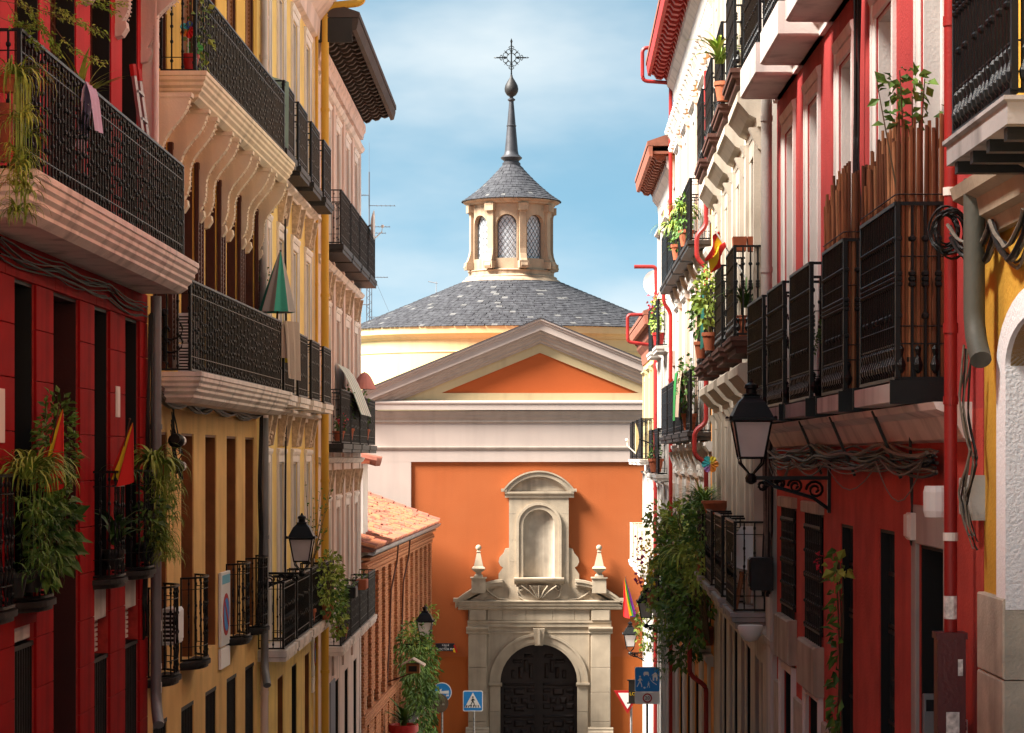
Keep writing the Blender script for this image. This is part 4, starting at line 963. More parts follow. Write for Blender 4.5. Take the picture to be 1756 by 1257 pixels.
# ================================================================== right row
# ---- ochre corner house with the arched portal (only its end is in view)
G0 = Fr(2.72, 8, 2.72, 13.97, 'R')
C0 = building('apartment_building', G0, 'ochre stucco house with white arched portal surround on a grey granite plinth')
ao = M('golden ochre stucco', (.56, .30, .035), var=.2, streak=.3, scale=2.5, bump=.6, bscale=35)
UA, HWA, ZSA = 4.45, .76, .52
q = MB(); arch_wall(q, 0, 5.97, -.8, 1.3, UA, HWA, ZSA, 0, .32, ry=.34); q.box(0, 5.97, -7, -.34, G0.zb, 12)
q.add([(0, 0, 1.3), (5.97, 0, 1.3), (5.97, 0, 12), (0, 0, 12)], [(0, 1, 2, 3)]); q.add([(5.97, 0, G0.zb), (5.97, -.4, G0.zb), (5.97, -.4, 12), (5.97, 0, 12)], [(0, 1, 2, 3)]); q.add([(0, 0, 12), (5.97, 0, 12), (5.97, -.4, 12), (0, -.4, 12)], [(0, 1, 2, 3)])
part('wall', q, ao, C0)
q = MB(); n = 16; RO = HWA+.25; A1 = [(UA+HWA*cos(pi*i/n), ZSA+HWA*.34*sin(pi*i/n)) for i in range(n+1)]; A2 = [(UA+RO*cos(pi*i/n), ZSA+(HWA*.34+.16)*sin(pi*i/n)) for i in range(n+1)]
q.loft([[(a[0], -.3, a[1]), (b[0], .0, b[1]), (b[0], .03, b[1]), (a[0], .03, a[1])] for a, b in zip(A1, A2)])
for sx in (-1, 1): q.box(UA+sx*(HWA-.012), UA+sx*RO, -.3, .03, -.86 if sx > 0 else -.8, ZSA)
part('portal_surround', q, M('bright white paint', (.84, .82, .82), var=.05, bump=.7, bscale=50), C0)
for k, (z0, z1) in enumerate(((-1.26, -.8), (-1.95, -1.26), (-2.6, -1.95), (-3.4, -2.6))):
    part('plinth_block', MB().bev(UA+HWA-.01, 5.965, -.34, .045, z0+.004, z1-.004 if k else z1, .01), granite, C0); part('plinth_block', MB().bev(0, UA-HWA, -.3, .045, z0+.004, z1-.004, .01), granite, C0)
part('door', MB().box(UA-HWA, UA+HWA, -.33, -.28, G0.zb, ZSA+.25), brown, C0)
part('cornice', MB().pu([(0, 1.3), (.05, 1.3), (.07, 1.38), (.12, 1.4), (.14, 1.5), (.2, 1.53), (.22, 1.6), (0, 1.64)], 2.9, 5.9), stone, C0)
cb = balcony(C0, 2.75, 4.32, .52, 1.67, 1.16, 'tall', [(.02, 0), (.02, .02), (0, .03), (0, .13)], M('grey painted slab', (.33, .30, .29), var=.2, streak=.4), iron)
for k in range(4): part('balcony_joist', MB().box(2.85+k*.42, 2.93+k*.42, 0, .5, 1.48, 1.54), iron, cb)
part('black_door_sheet', MB().box(3.3, 4.3, 0, .012, 1.7, 4.2), black, C0); surround(C0, 2.5, 3.2, 1.7, 4.2, whitef, .14, .05); louver(C0, 2.5, 3.2, 1.7, 4.2, whitef, .01)  # flat black sheet on the wall face, standing in for a dark recess
pipe(C0, bendpts([(5.55, .14, 1.62), (5.55, .14, .74), (5.35, .14, .56)], .12), .062, pipegreen, n=14)
roofbox(C0, G0, -.2, 6, 12)

# ---- coral red house
G1 = Fr(2.72, 14, 2.72, 25.7, 'R')
C1 = building('apartment_building', G1, 'coral red house with white door surrounds and tall black iron balconies')
bays = [15.8, 17.9, 20.1, 22.4, 24.45]; J = lambda d: d-14; hw = .43
facade(C1, 0, 11.7, .3, 12.4, [(J(c)-hw, J(c)+hw, z0, z1) for c in bays for z0, z1 in ((.5, 3.45), (4.22, 7.0), (7.9, 10.5))], r_red)
roofbox(C1, G1, -.1, 11.8, 12.4)
low = [(23.82, 25.05, -1.66, -.52), (21.62, 22.9, -1.76, -.53), (19.64, 20.45, -4.4, -.575), (17.4, 18.2, -4.2, -.55), (15.2, 16.3, -4.0, -.6), (23.95, 24.95, -4.8, -2.25), (21.75, 22.75, -4.6, -2.3)]
facade(C1, 0, 11.7, G1.zb, .3, [(J(a), J(c), e, f) for a, c, e, f in low], r_redl)
greyrev = M('grey stucco reveal', (.38, .34, .31), var=.15, streak=.2)
for i, c in enumerate(bays):
    a, e = J(c)-hw, J(c)+hw
    for z0, z1 in ((.5, 3.45), (4.22, 7.0)):
        surround(C1, a, e, z0, z1, whitef, .12, .02); lining(C1, a, e, z0, z1, whitef, d=.31); french(C1, a+.03, e-.03, z0, z1-.03, whitef, -.29)
for i, (a, e) in enumerate(((15.0, 16.68), (17.5, 18.85), (19.6, 21.2), (21.7, 23.2), (23.6, 25.3))):
    balcony(C1, J(a), J(e), .39, .48, 1.13, 'tall', [(.01, 0), (.01, .12), (0, .125)], r_white if i < 2 else M('grey painted slab', (.33, .30, .29)), iron)
    part('end_plate', MB().box(J(a)-.025, J(a)-.011, .0, .41, .345, .5), iron, C1); part('end_plate', MB().box(J(e)+.011, J(e)+.025, .0, .41, .345, .5), iron, C1)
for i, (a, e) in enumerate(((17.2, 18.8), (19.4, 20.9), (21.55, 23.2), (23.7, 25.4))):
    balcony(C1, J(a), J(e), .42, 4.22, 1.1, 'tall', [(.01, 0), (.01, .3), (-.02, .32)], whitef, iron)
part('string_course', MB().pu([(0, 3.9), (.05, 3.9), (.06, 4.0), (.12, 4.03), (.12, 4.17), (0, 4.19)], 0, 11.68), whitef, C1)
ledge = part('ledge', MB().pu([(0, .1), (.05, .12), (.12, .26), (.22, .3), (.24, .345), (0, .345)], .35, 11.6), cream, C1)
for d in (16.9, 19.3, 21.5): part('ledge_strut', MB().tube([(J(d), .24, .34), (J(d)-.05, .04, -.15)], .014, 5), iron, C1)
for k, (a, c, e, f) in enumerate(low):
    a, c = J(a), J(c)
    lining(C1, a, c, e, f, black, d=.32)
    if k in (0, 1):
        part('lintel', MB().bev(a-.06, c+.06, 0, .06, f, f+.11, .01), stone2, C1); part('sill', MB().bev(a-.05, c+.05, 0, .1, e-.46, e, .02), stone2, C1)
        french(C1, a+.03, c-.03, e, f-.03, brown, -.3)
        q = MB(); n = 9
        for i in range(n): x = a+.05+(c-a-.1)*i/(n-1); q.lathe(barprof(f-e, [.12, .3, .5, .52, .7, .88], .01, .024), 5, (x, .02, e))
        for z in (.1, .51, .9): q.box(a, c, .01, .035, e+(f-e)*z-.012, e+(f-e)*z+.012)
        for i in range(n-1):
            x = a+.05+(c-a-.1)*(i+.5)/(n-1)
            for zc_ in (.3, .7): q.tube([(x+.045*cos(t), .02, e+(f-e)*zc_+.1*sin(t)) for t in [j*.7 for j in range(10)]], .007, 3)
        part('window_bars', q, iron2, C1)
    elif k in (2, 3):
        dr = part('door', MB().box(a, c, -.2, -.15, e, f), black, C1)
        q = MB()
        for i in range(8): x = a+.06+(c-a-.12)*i/7; q.box(x-.009, x+.009, -.1, -.08, e, f-.05)
        for z in (f-.35, f-.75, f-.8, f-1.5, e+.9): q.box(a, c, -.1, -.07, z-.015, z+.015)
        for i in range(7):
            x = a+.06+(c-a-.12)*(i+.5)/7
            for z in (f-1.1, f-1.3, e+1.2, e+1.4): q.tube([(x+.04*cos(t), -.09, z+.1*sin(t)) for t in [j*.7 for j in range(10)]], .008, 3)
        part('door_grille', q, iron2, C1)
    elif k == 4:
        part('door', MB().box(a, c, -.3, -.26, e, f), M('dark green grey door', (.012, .02, .018), rough=.5), C1)
        q = MB(); q.bev(a-.22, a, 0, .03, e, f+.27, .008); q.bev(c, c+.18, 0, .03, e, f+.27, .008); q.bev(a, c, 0, .03, f, f+.27, .008); part('portal_surround', q, greyrev, C1)
    else:
        surround(C1, a, c, e, f, whitef, .1, .035, head=False); part('panel', MB().bev(a, c, -.2, -.15, e, f, .01), M('blue grey door paint', (.21, .23, .27), var=.1), C1)
for a, c in ((20.6, 21.5), (22.95, 23.75), (25.15, 25.68)): part('plinth_block', MB().bev(J(a), J(c), 0, .04, -5, -2.43, .01), granite, C1)
rp = pipe(C1, [(.2, .16, 12), (.2, .16, -1.08)], .04, pipered, n=14)
q = MB(); q.box(.13, .27, .08, .25, -4.1, -1.07); q.box(.12, .28, .07, .26, -1.1, -1.06); q.box(.12, .28, .07, .26, -2.6, -2.56); part('pipe_guard', q, M('dark red iron casing', (.09, .008, .01), rough=.4, spec=.5), C1)
for zz in (1.62, .35, -.48): part('pipe_clamp', MB().lathe([(.046, -.025), (.046, .025)], 14, (.2, .16, zz)), cream if zz != .35 else pipered, C1)
pp = M('paper sticker', (.62, .58, .55))
q = MB(); q.sheet([[(.125, .12, z), (.125, .2, z)] for z in (-1.72, -1.54)]); part('sticker', q, pp, C1)
q = MB(); q.sheet([[(.118, .1+.03*i, z) for i in range(2)] for z in (-1.32, -1.22)]); part('sticker', q, pp, C1)
q = MB(); q.sheet([[(.2+.043*cos(a), .16+.043*sin(a), z) for a in (1.0, 1.6, 2.2, 2.8, 3.4, 4.0)] for z in (-.98, -.84)]); part('sticker', q, pp, C1)
pipe(C1, [(11.55, .13, 12), (11.55, .13, .4)], .06, M('pale grey pipe', (.42, .38, .34)), n=10)

# ---- stone cream ornate house
G2 = Fr(2.75, 25.74, 3.15, 40, 'R')
C2 = building('apartment_building', G2, 'cream stone house with hooded windows and plant-filled dark balconies beside the coral house')
b2 = [28.7, 31.5, 34.3, 37.1]; Q = lambda d: d-25.74; hw = .52
LV2 = [(4.65, 7.2), (1.45, 3.7), (-1.85, .45), (-5.9, -2.7)]
facade(C2, 0, 14.25, G2.zb, 11.5, [(Q(c)-hw, Q(c)+hw, z0, z1) for c in b2 for z0, z1 in LV2[:3]]+[(Q(c)-.95, Q(c)-.15, -6.2, -2.5) for c in b2]+[(Q(c)+.25, Q(c)+1.0, -6.2, -2.5) for c in b2], r_cream)
roofbox(C2, G2, -.1, 14.3, 11.5)
for i, c in enumerate(b2):
    a, e = Q(c)-hw, Q(c)+hw
    for k, (z0, z1) in enumerate(LV2[:3]):
        surround(C2, a, e, z0, z1, r_cream, .24, .09, head=False); lining(C2, a, e, z0, z1, r_cream, d=.32)
        if k != 1: french(C2, a+.03, e-.03, z0, z1-.03, whitef, -.29)
        else: louver(C2, a+.03, e-.03, z0, z1-.03, r_cream, -.25)
        if k < 3:
            z = z1+.24
            inst('window_hood', 'hood2', lambda: MB().pu([(0, 0), (.1, 0), (.12, .1), (.2, .14), (.3, .26), (.34, .3), (.34, .4), (.3, .44), (0, .46)], -.45, 1.04+.45).pu([(0, -.3), (.09, -.25), (.2, 0), (0, 0)], -.38, -.2).pu([(0, -.3), (.09, -.25), (.2, 0), (0, 0)], 1.24, 1.42), r_cream, C2, (a, 0, z))
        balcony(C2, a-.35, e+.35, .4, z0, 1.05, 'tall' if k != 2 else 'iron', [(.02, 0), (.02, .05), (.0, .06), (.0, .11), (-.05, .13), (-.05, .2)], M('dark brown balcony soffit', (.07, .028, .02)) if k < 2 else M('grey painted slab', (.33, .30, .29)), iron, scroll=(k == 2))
    part('pilaster', MB().bev(Q(c)+1.15, Q(c)+1.6, 0, .1, -2.2, 11.0, .02), r_cream, C2)
    for (x0, x1) in ((Q(c)-.95, Q(c)-.15), (Q(c)+.25, Q(c)+1.0)):
        lining(C2, x0, x1, -6.2, -2.5, black if x0 < Q(c)-.5 else greyrev, d=.3); part('door', MB().box(x0, x1, -.3, -.26, -6.2, -2.5), black if (i+(x0 > Q(c))) % 2 else brown, C2)
part('pilaster', MB().bev(.15, .75, 0, .09, -6, 11, .02), r_white, C2)
part('plinth_panel', MB().bev(1.0, 1.9, 0, .05, -6, -2.2, .02), granite, C2)
for z in (1.28, -2.05, 4.45): part('string_course', MB().pu([(0, z-.14), (.06, z-.14), (.1, z-.04), (.1, z+.02), (0, z+.04)], .02, 14.2), r_cream, C2)
pipe(C2, bendpts([(14.05, .14, 6.6), (14.05, .14, 3.95), (14.05, .3, 3.8), (14.05, .3, 3.4), (14.05, .14, 3.25), (14.05, .14, .6), (14.05, .34, .45), (14.05, .34, .05), (14.05, .14, -.1), (14.05, .14, -3.0), (14.05, .42, -3.15), (14.05, .42, -3.7), (14.05, .14, -3.9), (14.05, .14, -6.0)], .1), .042, pipered, n=8)

# ---- white and orange house under a carved red eave
G3 = Fr(3.15, 40.02, 3.33, 53, 'R')
C3 = building('apartment_building', G3, 'white and orange house with scroll ornament under a carved red painted eave')
b3 = [42.0, 45.0, 48.0, 51.0]; Y = lambda d: d-40.02; hw = .5; L3 = G3.len
LV3 = [(3.8, 6.5), (.45, 3.0), (-3.25, -.6), (-7.2, -4.2)]
facade(C3, 0, L3, G3.zb, 9.0, [(Y(c)-hw, Y(c)+hw, z0, z1) for c in b3 for z0, z1 in LV3], r_orange)
for i, c in enumerate(b3):
    a, e = Y(c)-hw, Y(c)+hw
    for k, (z0, z1) in enumerate(LV3[:3]):
        surround(C3, a, e, z0, z1, r_white, .22, .06); lining(C3, a, e, z0, z1, r_white, d=.3); french(C3, a+.03, e-.03, z0, z1-.03, whitef, -.28)
        balcony(C3, a-.8, e+.8, .4, z0, 1.05, 'plain', [(.02, 0), (.02, .07), (0, .08), (0, .14)], r_white if k == 2 else iron2, iron)
        q = MB(); zz = z1+.42
        q.bev(a-.3, e+.3, 0, .07, zz, zz+.1, .01)
        for j in range(30): q.ball((a-.25+rng.random()*(e-a+.5), .09, zz-.1+rng.random()*.45), rng.uniform(.03, .08), 1, 5, 3)
        for sx in (-1, 1): x = a-.25 if sx < 0 else e+.1; q.pu([(0, zz-.2), (.1, zz-.1), (.2, zz+.15), (.24, zz+.3), (0, zz+.34)], x, x+.15)
        part('scroll_ornament', q, r_white, C3)
    lining(C3, a, e, -7.2, -4.2, black, d=.3); part('door', MB().box(a, e, -.3, -.26, -7.2, -4.2), black if i % 2 else brown, C3)
    part('pilaster', MB().bev(Y(c)+1.25, Y(c)+1.6, 0, .05, -8, 7.2, .02), r_white, C3); part('pilaster', MB().bev(Y(c)+.75, Y(c)+.98, 0, .05, -8, -3.5, .02), r_white, C3)
part('pilaster', MB().bev(.75, 1.05, 0, .05, -8, 7.2, .02), r_white, C3)
for z in (3.6, .25, -3.45): part('string_course', MB().pu([(0, z-.14), (.08, z-.14), (.14, z-.04), (.14, z+.02), (0, z+.04)], .02, L3-.02), r_white, C3)
part('frieze_band', MB().bev(0, L3, 0, .05, 7.45, 8.2, .01), r_white, C3)
for i in range(22): inst('scroll_bracket', 'scr3', lambda: MB().pu([(0, -.5), (.06, -.45), (.1, -.3), (.2, -.15), (.24, 0), (0, .02)], -.09, .09).ball((0, .12, -.42), .1, 1, 6, 4).ball((0, .22, -.05), .08, 1, 6, 4), r_white, C3, (.3+i*.59, .0, 7.4))
def eave(b, L, z, over, m, n, th=.3, key='e'):
    part('cornice', MB().pu([(0, z-.75), (.06, z-.75), (.1, z-.45), (.22, z-.3), (.24, z-.05), (0, z)], -.02, L+.02), r_white if key != 'e5' else m, b)
    part('eave_soffit', MB().box(-.1, L+.1, -.2, over, z, z+.06), m, b)
    part('eave_fascia', MB().pu([(over, z-.07), (over+.07, z-.05), (over+.1, z+.12), (over+.1, z+.17), (over, z+.17)], -.12, L+.12), m, b)
    for i in range(n): inst('eave_bracket', ('eb', key), lambda: MB().pu([(.0, 0), (.1, -.2), (.2, -.24), (over*.5, -.12), (over*.6, -.17), (over*.8, -.15), (over*.9, -.06), (over*.98, -.05), (over*.98, 0)], -.1, .1), m, b, (.1+(L-.2)*i/(n-1), .0, z))
    roofbox(b, Fr(0, 0, 0, 1, 'R'), -.12, L+.12, z+.18, over=over+.12)
eave(C3, L3, 8.75, .58, eavered, 26, key='e3')
pipe(C3, bendpts([(L3-.1, .5, 9.3), (L3-.1, .78, 9.3), (L3-.1, .78, 8.55), (L3-.1, .14, 8.5), (L3-.1, .14, 4.2), (L3-.1, .3, 4.0), (L3-.1, .3, 3.5), (L3-.1, .14, 3.3), (L3-.1, .14, -1.2), (L3-.1, .14, -8)], .12), .045, pipered, n=8)

# ---- white and pink house, then the low yellow and white one
G4 = Fr(3.33, 53.02, 3.37, 60, 'R')
C4 = building('apartment_building', G4, 'narrow white house with pink bands under a brown bracketed eave')
b4 = [55.0, 58.0]; hw = .5; Y4 = lambda d: d-53.02
LV4 = [(2.6, 5.2), (-.4, 2.1), (-3.6, -1), (-8, -4.6)]
facade(C4, 0, 6.98, G4.zb, 7.0, [(Y4(c)-hw, Y4(c)+hw, z0, z1) for c in b4 for z0, z1 in LV4], r_pink)
for c in b4:
    a, e = Y4(c)-hw, Y4(c)+hw
    for k, (z0, z1) in enumerate(LV4):
        surround(C4, a, e, z0, z1, r_white, .34, .1); lining(C4, a, e, z0, z1, r_white, d=.3); french(C4, a+.03, e-.03, z0, z1-.03, whitef, -.28)
        if k < 3: balcony(C4, a-.4, e+.4, .4, z0, 1.05, 'plain', [(.02, 0), (.02, .07), (0, .08), (0, .14)], r_white, iron)
    part('pilaster', MB().bev(Y4(c)+1.0, Y4(c)+1.7, 0, .08, -9, 6.2, .02), r_white, C4); part('pilaster', MB().bev(Y4(c)-1.6, Y4(c)-1.0, 0, .08, -9, 6.2, .02), r_white, C4)
for z in (2.4, -.6, -3.8): part('string_course', MB().pu([(0, z-.3), (.08, z-.3), (.14, z-.04), (.14, z+.02), (0, z+.04)], .02, 6.96), r_white, C4)
eave(C4, 6.98, 6.9, .55, eavebrown, 14, key='e4')
pipe(C4, bendpts([(6.8, .7, 4.9), (6.8, .14, 4.9), (6.8, .14, -8)], .1), .05, pipered, n=8)
G5 = Fr(3.37, 60.02, 3.43, 70, 'R'); L5_ = G5.len
C5 = building('apartment_building', G5, 'low white house with yellow upper band at the street end by the church')
b5 = [62.0, 65.0, 68.0]; Y5 = lambda d: d-60.02
LV5 = [(-.05, 2.2), (-3.0, -.7), (-8.5, -4.6)]
facade(C5, 0, L5_, G5.zb, 3.5, [(Y5(c)-hw, Y5(c)+hw, z0, z1) for c in b5 for z0, z1 in LV5], r_white)
part('upper_band', MB().bev(0, L5_, 0, .03, 2.6, 3.3, .01), yellow, C5)
for c in b5:
    a, e = Y5(c)-hw, Y5(c)+hw
    for k, (z0, z1) in enumerate(LV5):
        surround(C5, a, e, z0, z1, ch_yel if k == 0 else r_white, .22, .07); lining(C5, a, e, z0, z1, r_white, d=.3); french(C5, a+.03, e-.03, z0, z1-.03, brown if k == 2 else whitef, -.28)
        if k < 2: balcony(C5, a-.4, e+.4, .5, z0, 1.05, 'plain', [(.02, 0), (.02, .07), (0, .08), (0, .14)], r_white, iron if k == 0 else M('cream painted iron', (.55, .48, .36), rough=.5))
eave(C5, L5_, 3.5, .34, eavebrown, 20, key='e5')
pipe(C5, bendpts([(.3, .42, 3.7), (.3, .85, 3.7), (.3, .85, 3.0), (.3, .14, 2.9), (.3, .14, -8)], .1), .045, pipered, n=8)
# ================================================================== street lamps
lampglass = M('frosted lamp glass', (.55, .50, .48), rough=.35, var=.08, scale=6, bump=.1)
def street_lamp(fr, u, w, z, label, k=1., arm=True):
    t = thing('street_lamp', label, 'street lamp', fr, u, w, z, 'wall lanterns along the street')
    s4 = lambda q, prof: q.lathe([(r*k*1.414, h*k) for r, h in prof], 4, a0=pi/4)
    part('lamp_shade', s4(MB(), [(.105, 0), (.165, .335)]), lampglass, t)
    q = MB(); s4(q, [(.215, .335), (.215, .355), (.19, .36), (.12, .5), (.075, .545), (.07, .56), (.085, .57), (.05, .58)]); part('lamp_roof', q, iron, t)
    q = MB(); q.lathe([(.05*k, .57*k), (.05*k, .62*k), (.065*k, .63*k), (.06*k, .66*k), (.02*k, .68*k), (.012*k, .71*k)], 10); part('lamp_finial', q, iron, t)
    q = MB()
    for a in range(4):
        x, y = (1, 1, -1, -1)[a], (1, -1, -1, 1)[a]
        q.tube([(x*.107*k, y*.107*k, -.01), (x*.168*k, y*.168*k, .34*k)], .012*k, 4)
        x2, y2 = (1, -1, -1, 1)[a], (-1, -1, 1, 1)[a]
        q.tube([(x*.107*k, y*.107*k, 0), (x2*.107*k, y2*.107*k, 0)], .012*k, 4); q.tube([(x*.168*k, y*.168*k, .335*k), (x2*.168*k, y2*.168*k, .335*k)], .014*k, 4)
        q.ball((x*.2*k, y*.2*k, .36*k), .02*k, 1, 6, 4)
    part('lamp_frame', q, iron, t)
    q = MB()
    for x, y in ((1, 1), (1, -1), (-1, -1), (-1, 1)): q.tube([(x*.105*k, y*.105*k, 0), (x*.10*k, y*.10*k, -.05*k), (x*.04*k, y*.04*k, -.12*k), (0, 0, -.17*k)], .01*k, 4)
    q.lathe([(.015*k, -.24*k), (.05*k, -.22*k), (.055*k, -.18*k), (.03*k, -.14*k)], 8)
    if arm:
        q.box(-.018, .018, -w, .02, -.2*k, -.165*k)
        q.box(-.02, .02, -w, -w+.03, -.5*k, .0)
        q.tube([(0, -w+.02, -.46*k), (0, -w+.16, -.36*k), (0, -.3*w, -.26*k), (0, -.12, -.2*k)], .018, 5)
        for cy, r_ in ((-w+.14, .085), (-w+.32, .07), (-w+.46, .05)):
            q.tube([(0, cy+r_*(1-t_*.8)*cos(t_*11), -.29*k+(cy+w-.14)*.18+r_*(1-t_*.8)*sin(t_*11)) for t_ in [i/20 for i in range(21)]], .012, 4)
        q.tube([(0, -.1+.05*(1-t_*.7)*cos(t_*9+2), -.25*k+.05*(1-t_*.7)*sin(t_*9+2)) for t_ in [i/14 for i in range(15)]], .013, 4)
    part('lamp_bracket', q, iron, t); return t
street_lamp(G1, 7.1, .72, 0., 'large black lantern on a scrolled bracket of the coral red house')
street_lamp(F3, .35, .64, -1.575, 'black lantern in front of the yellow house beside the bow balconies', 1.03)
d_ = 66; u_ = d_-55.95; street_lamp(F5, u_, (726-VX)/F*d_-F5.world(u_, 0, 0).x+.05, -5.05, 'lantern half sunk in the hanging greenery of the brick wing', 1.25)
street_lamp(G4, 4.0, .52, -3.9, 'lantern poking out below the yellow blossom on the white house', 1.1)
street_lamp(G5, 8.0, .5, -5.5, 'small lantern behind the rainbow flag by the church corner', 1.05)

# ================================================================== road signs (they face up the street)
blue = M('sign blue', (.02, .23, .62), rough=.45, var=.05, bump=0, spec=.4); white = M('sign white', (.82, .80, .77), rough=.5, var=.06, bump=0); red = M('sign red', (.42, .012, .014), rough=.5, var=.05, bump=0)
sblack = M('sign black', (.012, .012, .014), rough=.5, bump=0); galv = M('galvanised pole', (.30, .29, .28), rough=.5, var=.45, scale=14); brownb = M('brown sign back', (.12, .085, .06), rough=.6, var=.25)
CAMF = (R(90), 0, 0)
def rrect(w_, h_, r, n=4):
    out = []
    for cx, cy, a in ((w_/2-r, h_/2-r, 0), (-w_/2+r, h_/2-r, pi/2), (-w_/2+r, -h_/2+r, pi), (w_/2-r, -h_/2+r, 3*pi/2)):
        out += [(cx+r*cos(a+pi/2*i/n), cy+r*sin(a+pi/2*i/n)) for i in range(n+1)]
    return out
def disc(r, n=28, sy=1.): return [(r*cos(2*pi*i/n), sy*r*sin(2*pi*i/n)) for i in range(n)]
def plate(q, pts, y0, y1, dx=0., dz=0.): return q.pw([(p[0]+dx, p[1]+dz) for p in pts], y0, y1)
def seg(q, a, b, w_, y0, y1):
    d = Vector((b[0]-a[0], b[1]-a[1])); n = Vector((-d.y, d.x)).normalized()*w_/2
    q.pw([(a[0]-n.x, a[1]-n.y), (b[0]-n.x, b[1]-n.y), (b[0]+n.x, b[1]+n.y), (a[0]+n.x, a[1]+n.y)], y0, y1)
def walker(q, x, z, h, y0, y1, fl=1):
    k = h
    q.pw([(x+p[0], z+.43*k+p[1]) for p in disc(.085*k, 12)], y0, y1)
    for a, b, w_ in (((.02, .3), (-.02, .02), .17), ((-.02, .04), (-.14, -.22), .09), ((-.14, -.22), (-.26, -.46), .075), ((.0, .04), (.12, -.2), .09), ((.12, -.2), (.16, -.48), .075), ((.05, .28), (.2, .08), .06), ((-.03, .28), (-.18, .06), .06)):
        seg(q, (x+fl*a[0]*k, z+a[1]*k), (x+fl*b[0]*k, z+b[1]*k), w_*k, y0, y1)
def pole(t, z0, z1, x=0., y=.03, r=.03): return part('pole', MB().lathe([(r, z0), (r, z1)], 12, (x, y, 0)), galv, t, smooth=True)
def signpost(px, py, d, label):
    X, Z = (px-VX)/F*d, (VY-py)/F*d
    t = thing('traffic_sign', label, 'road sign', None, X, d, G(d)); t['zb'] = 0.; return t, Z-G(d)
t, h = signpost(758, 1187, 68, 'blue round arrow sign with a brown disc fixed below it on a stickered post')
pole(t, 0, h+.2)
sp = part('sign_disc', plate(MB(), disc(.285), -.03, 0, 0, h), white, t); part('sign_face', plate(MB(), disc(.262), -.036, -.031, 0, h), blue, sp)
q = MB(); q.pw([(-.2, h), (.0, h+.11), (-.02, h+.035), (.2, h+.05), (.2, h-.04), (-.02, h-.035), (.0, h-.05)], -.042, -.037); q.pw([(.12, h-.12), (.2, h-.11), (.2, h-.06), (.12, h-.07)], -.042, -.037); part('arrow', q, white, sp)
part('sign_disc', plate(MB(), disc(.29), -.12, -.09, -.1, h-.31), brownb, t, label='brown disc scuffed with paint')
q = MB()
for x, z, w_, hh in ((-.22, -.42, .08, .06), (-.09, -.42, .09, .05), (.1, -.41, .07, .05), (-.07, -.32, .09, .02)): q.box(-.1+x, -.1+x+w_, -.125, -.121, h+.04+z, h+.04+z+hh)
part('scuff', q, M('pale scuff', (.3, .27, .22), var=.4, scale=20), t, kind='stuff')
t, h = signpost(811, 1202, 70, 'blue square pedestrian crossing sign with a walking figure before the church portal')
pole(t, 0, h-.1, .03)
sp = part('sign_plate', plate(MB(), rrect(.6, .62, .05), -.03, 0, 0, h), white, t); part('sign_face', plate(MB(), rrect(.55, .57, .04), -.036, -.031, 0, h), blue, sp)
part('triangle', MB().pw([(-.25, h-.2), (.25, h-.2), (.0, h+.26)], -.042, -.037), white, sp)
q = MB(); walker(q, 0, h-.01, .3, -.048, -.043)
for i in range(6): seg(q, (-.21+i*.075, h-.19), (-.17+i*.065, h-.115), .025, -.048, -.043)
part('figure', q, sblack, sp)
t, h = signpost(1110, 1165, 57, 'blue residential street sign with house, car and figures above a white 20 plate')
pole(t, 0, h+.2)
sp = part('sign_plate', plate(MB(), rrect(.61, .61, .04), -.03, 0, 0, h), white, t); part('sign_face', plate(MB(), rrect(.585, .585, .035), -.036, -.031, 0, h), blue, sp)
q = MB(); y0, y1 = -.042, -.037
walker(q, -.18, h-.05, .28, y0, y1); walker(q, .03, h-.13, .15, y0, y1); q.pw([(-.07+p[0], h-.2+p[1]) for p in disc(.025, 10)], y0, y1)
q.pw([(-.1, h+.11), (.04, h+.11), (.035, h+.16), (.015, h+.19), (-.075, h+.19), (-.095, h+.16)], y0, y1)
for x in (-.085, .015): q.box(x, x+.025, y0, y1, h+.085, h+.111)
q.pw([(.1, h+.1), (.19, h+.18), (.28, h+.1), (.25, h+.1), (.25, h-.03), (.21, h-.03), (.21, h+.05), (.17, h+.05), (.17, h-.03), (.13, h-.03), (.13, h+.1)], y0, y1)
q.loft([[(x, y0, z), (x, y1, z), (x, y1, z+.02), (x, y0, z+.02)] for x, z in ((.06, h+.04), (.09, h-.03), (.14, h-.08), (.23, h-.14))])
part('pictogram', q, white, sp)
sp = part('speed_plate', plate(MB(), rrect(.61, .29, .03), -.03, 0, 0, h-.455), white, t)
q = MB(); n = 28
q.loft([[(r_*cos(2*pi*i/n), y, h-.455+r_*sin(2*pi*i/n)) for r_, y in ((.085, -.031), (.115, -.031), (.115, -.036), (.085, -.036))] for i in range(n+1)], caps=False); part('speed_ring', q, red, sp)
text(sp, '20', .12, sblack, (0, -.033, h-.455), CAMF)
t, h = signpost(1076, 1197, 62, 'give way triangle with red border half behind the blue residential sign')
pole(t, 0, h+.2, .1)
sp = part('sign_plate', MB().pw([(-.36, h+.2), (.36, h+.2), (0, h-.42)], -.03, 0), red, t); part('sign_face', MB().pw([(-.25, h+.14), (.25, h+.14), (0, h-.29)], -.036, -.031), white, sp)
t = thing('hanging_sign', 'dark hanging shop board with pale LO lettering beside the blue sign', 'sign', None, (1086-VX)/F*60, 60, (VY-1186)/F*60)
part('sign_board', MB().box(-.12, .2, -.02, .02, -.28, .28).box(-.16, .24, -.03, .03, .28, .31).box(-.16, .24, -.03, .03, -.31, -.28), M('dark brown sign board', (.022, .018, .014), rough=.5), t); text(t, 'LO', .12, flagy, (-.02, -.022, -.06), CAMF)
part('sign_bracket', MB().tube([(.2, 0, .2), (.75, 0, .2)], .015, 5), iron, t)
t = thing('street_nameplate', 'dark tile street nameplate with white lettering on the orange church wall', 'street sign', FC, cu(764), .03, cz(1110))
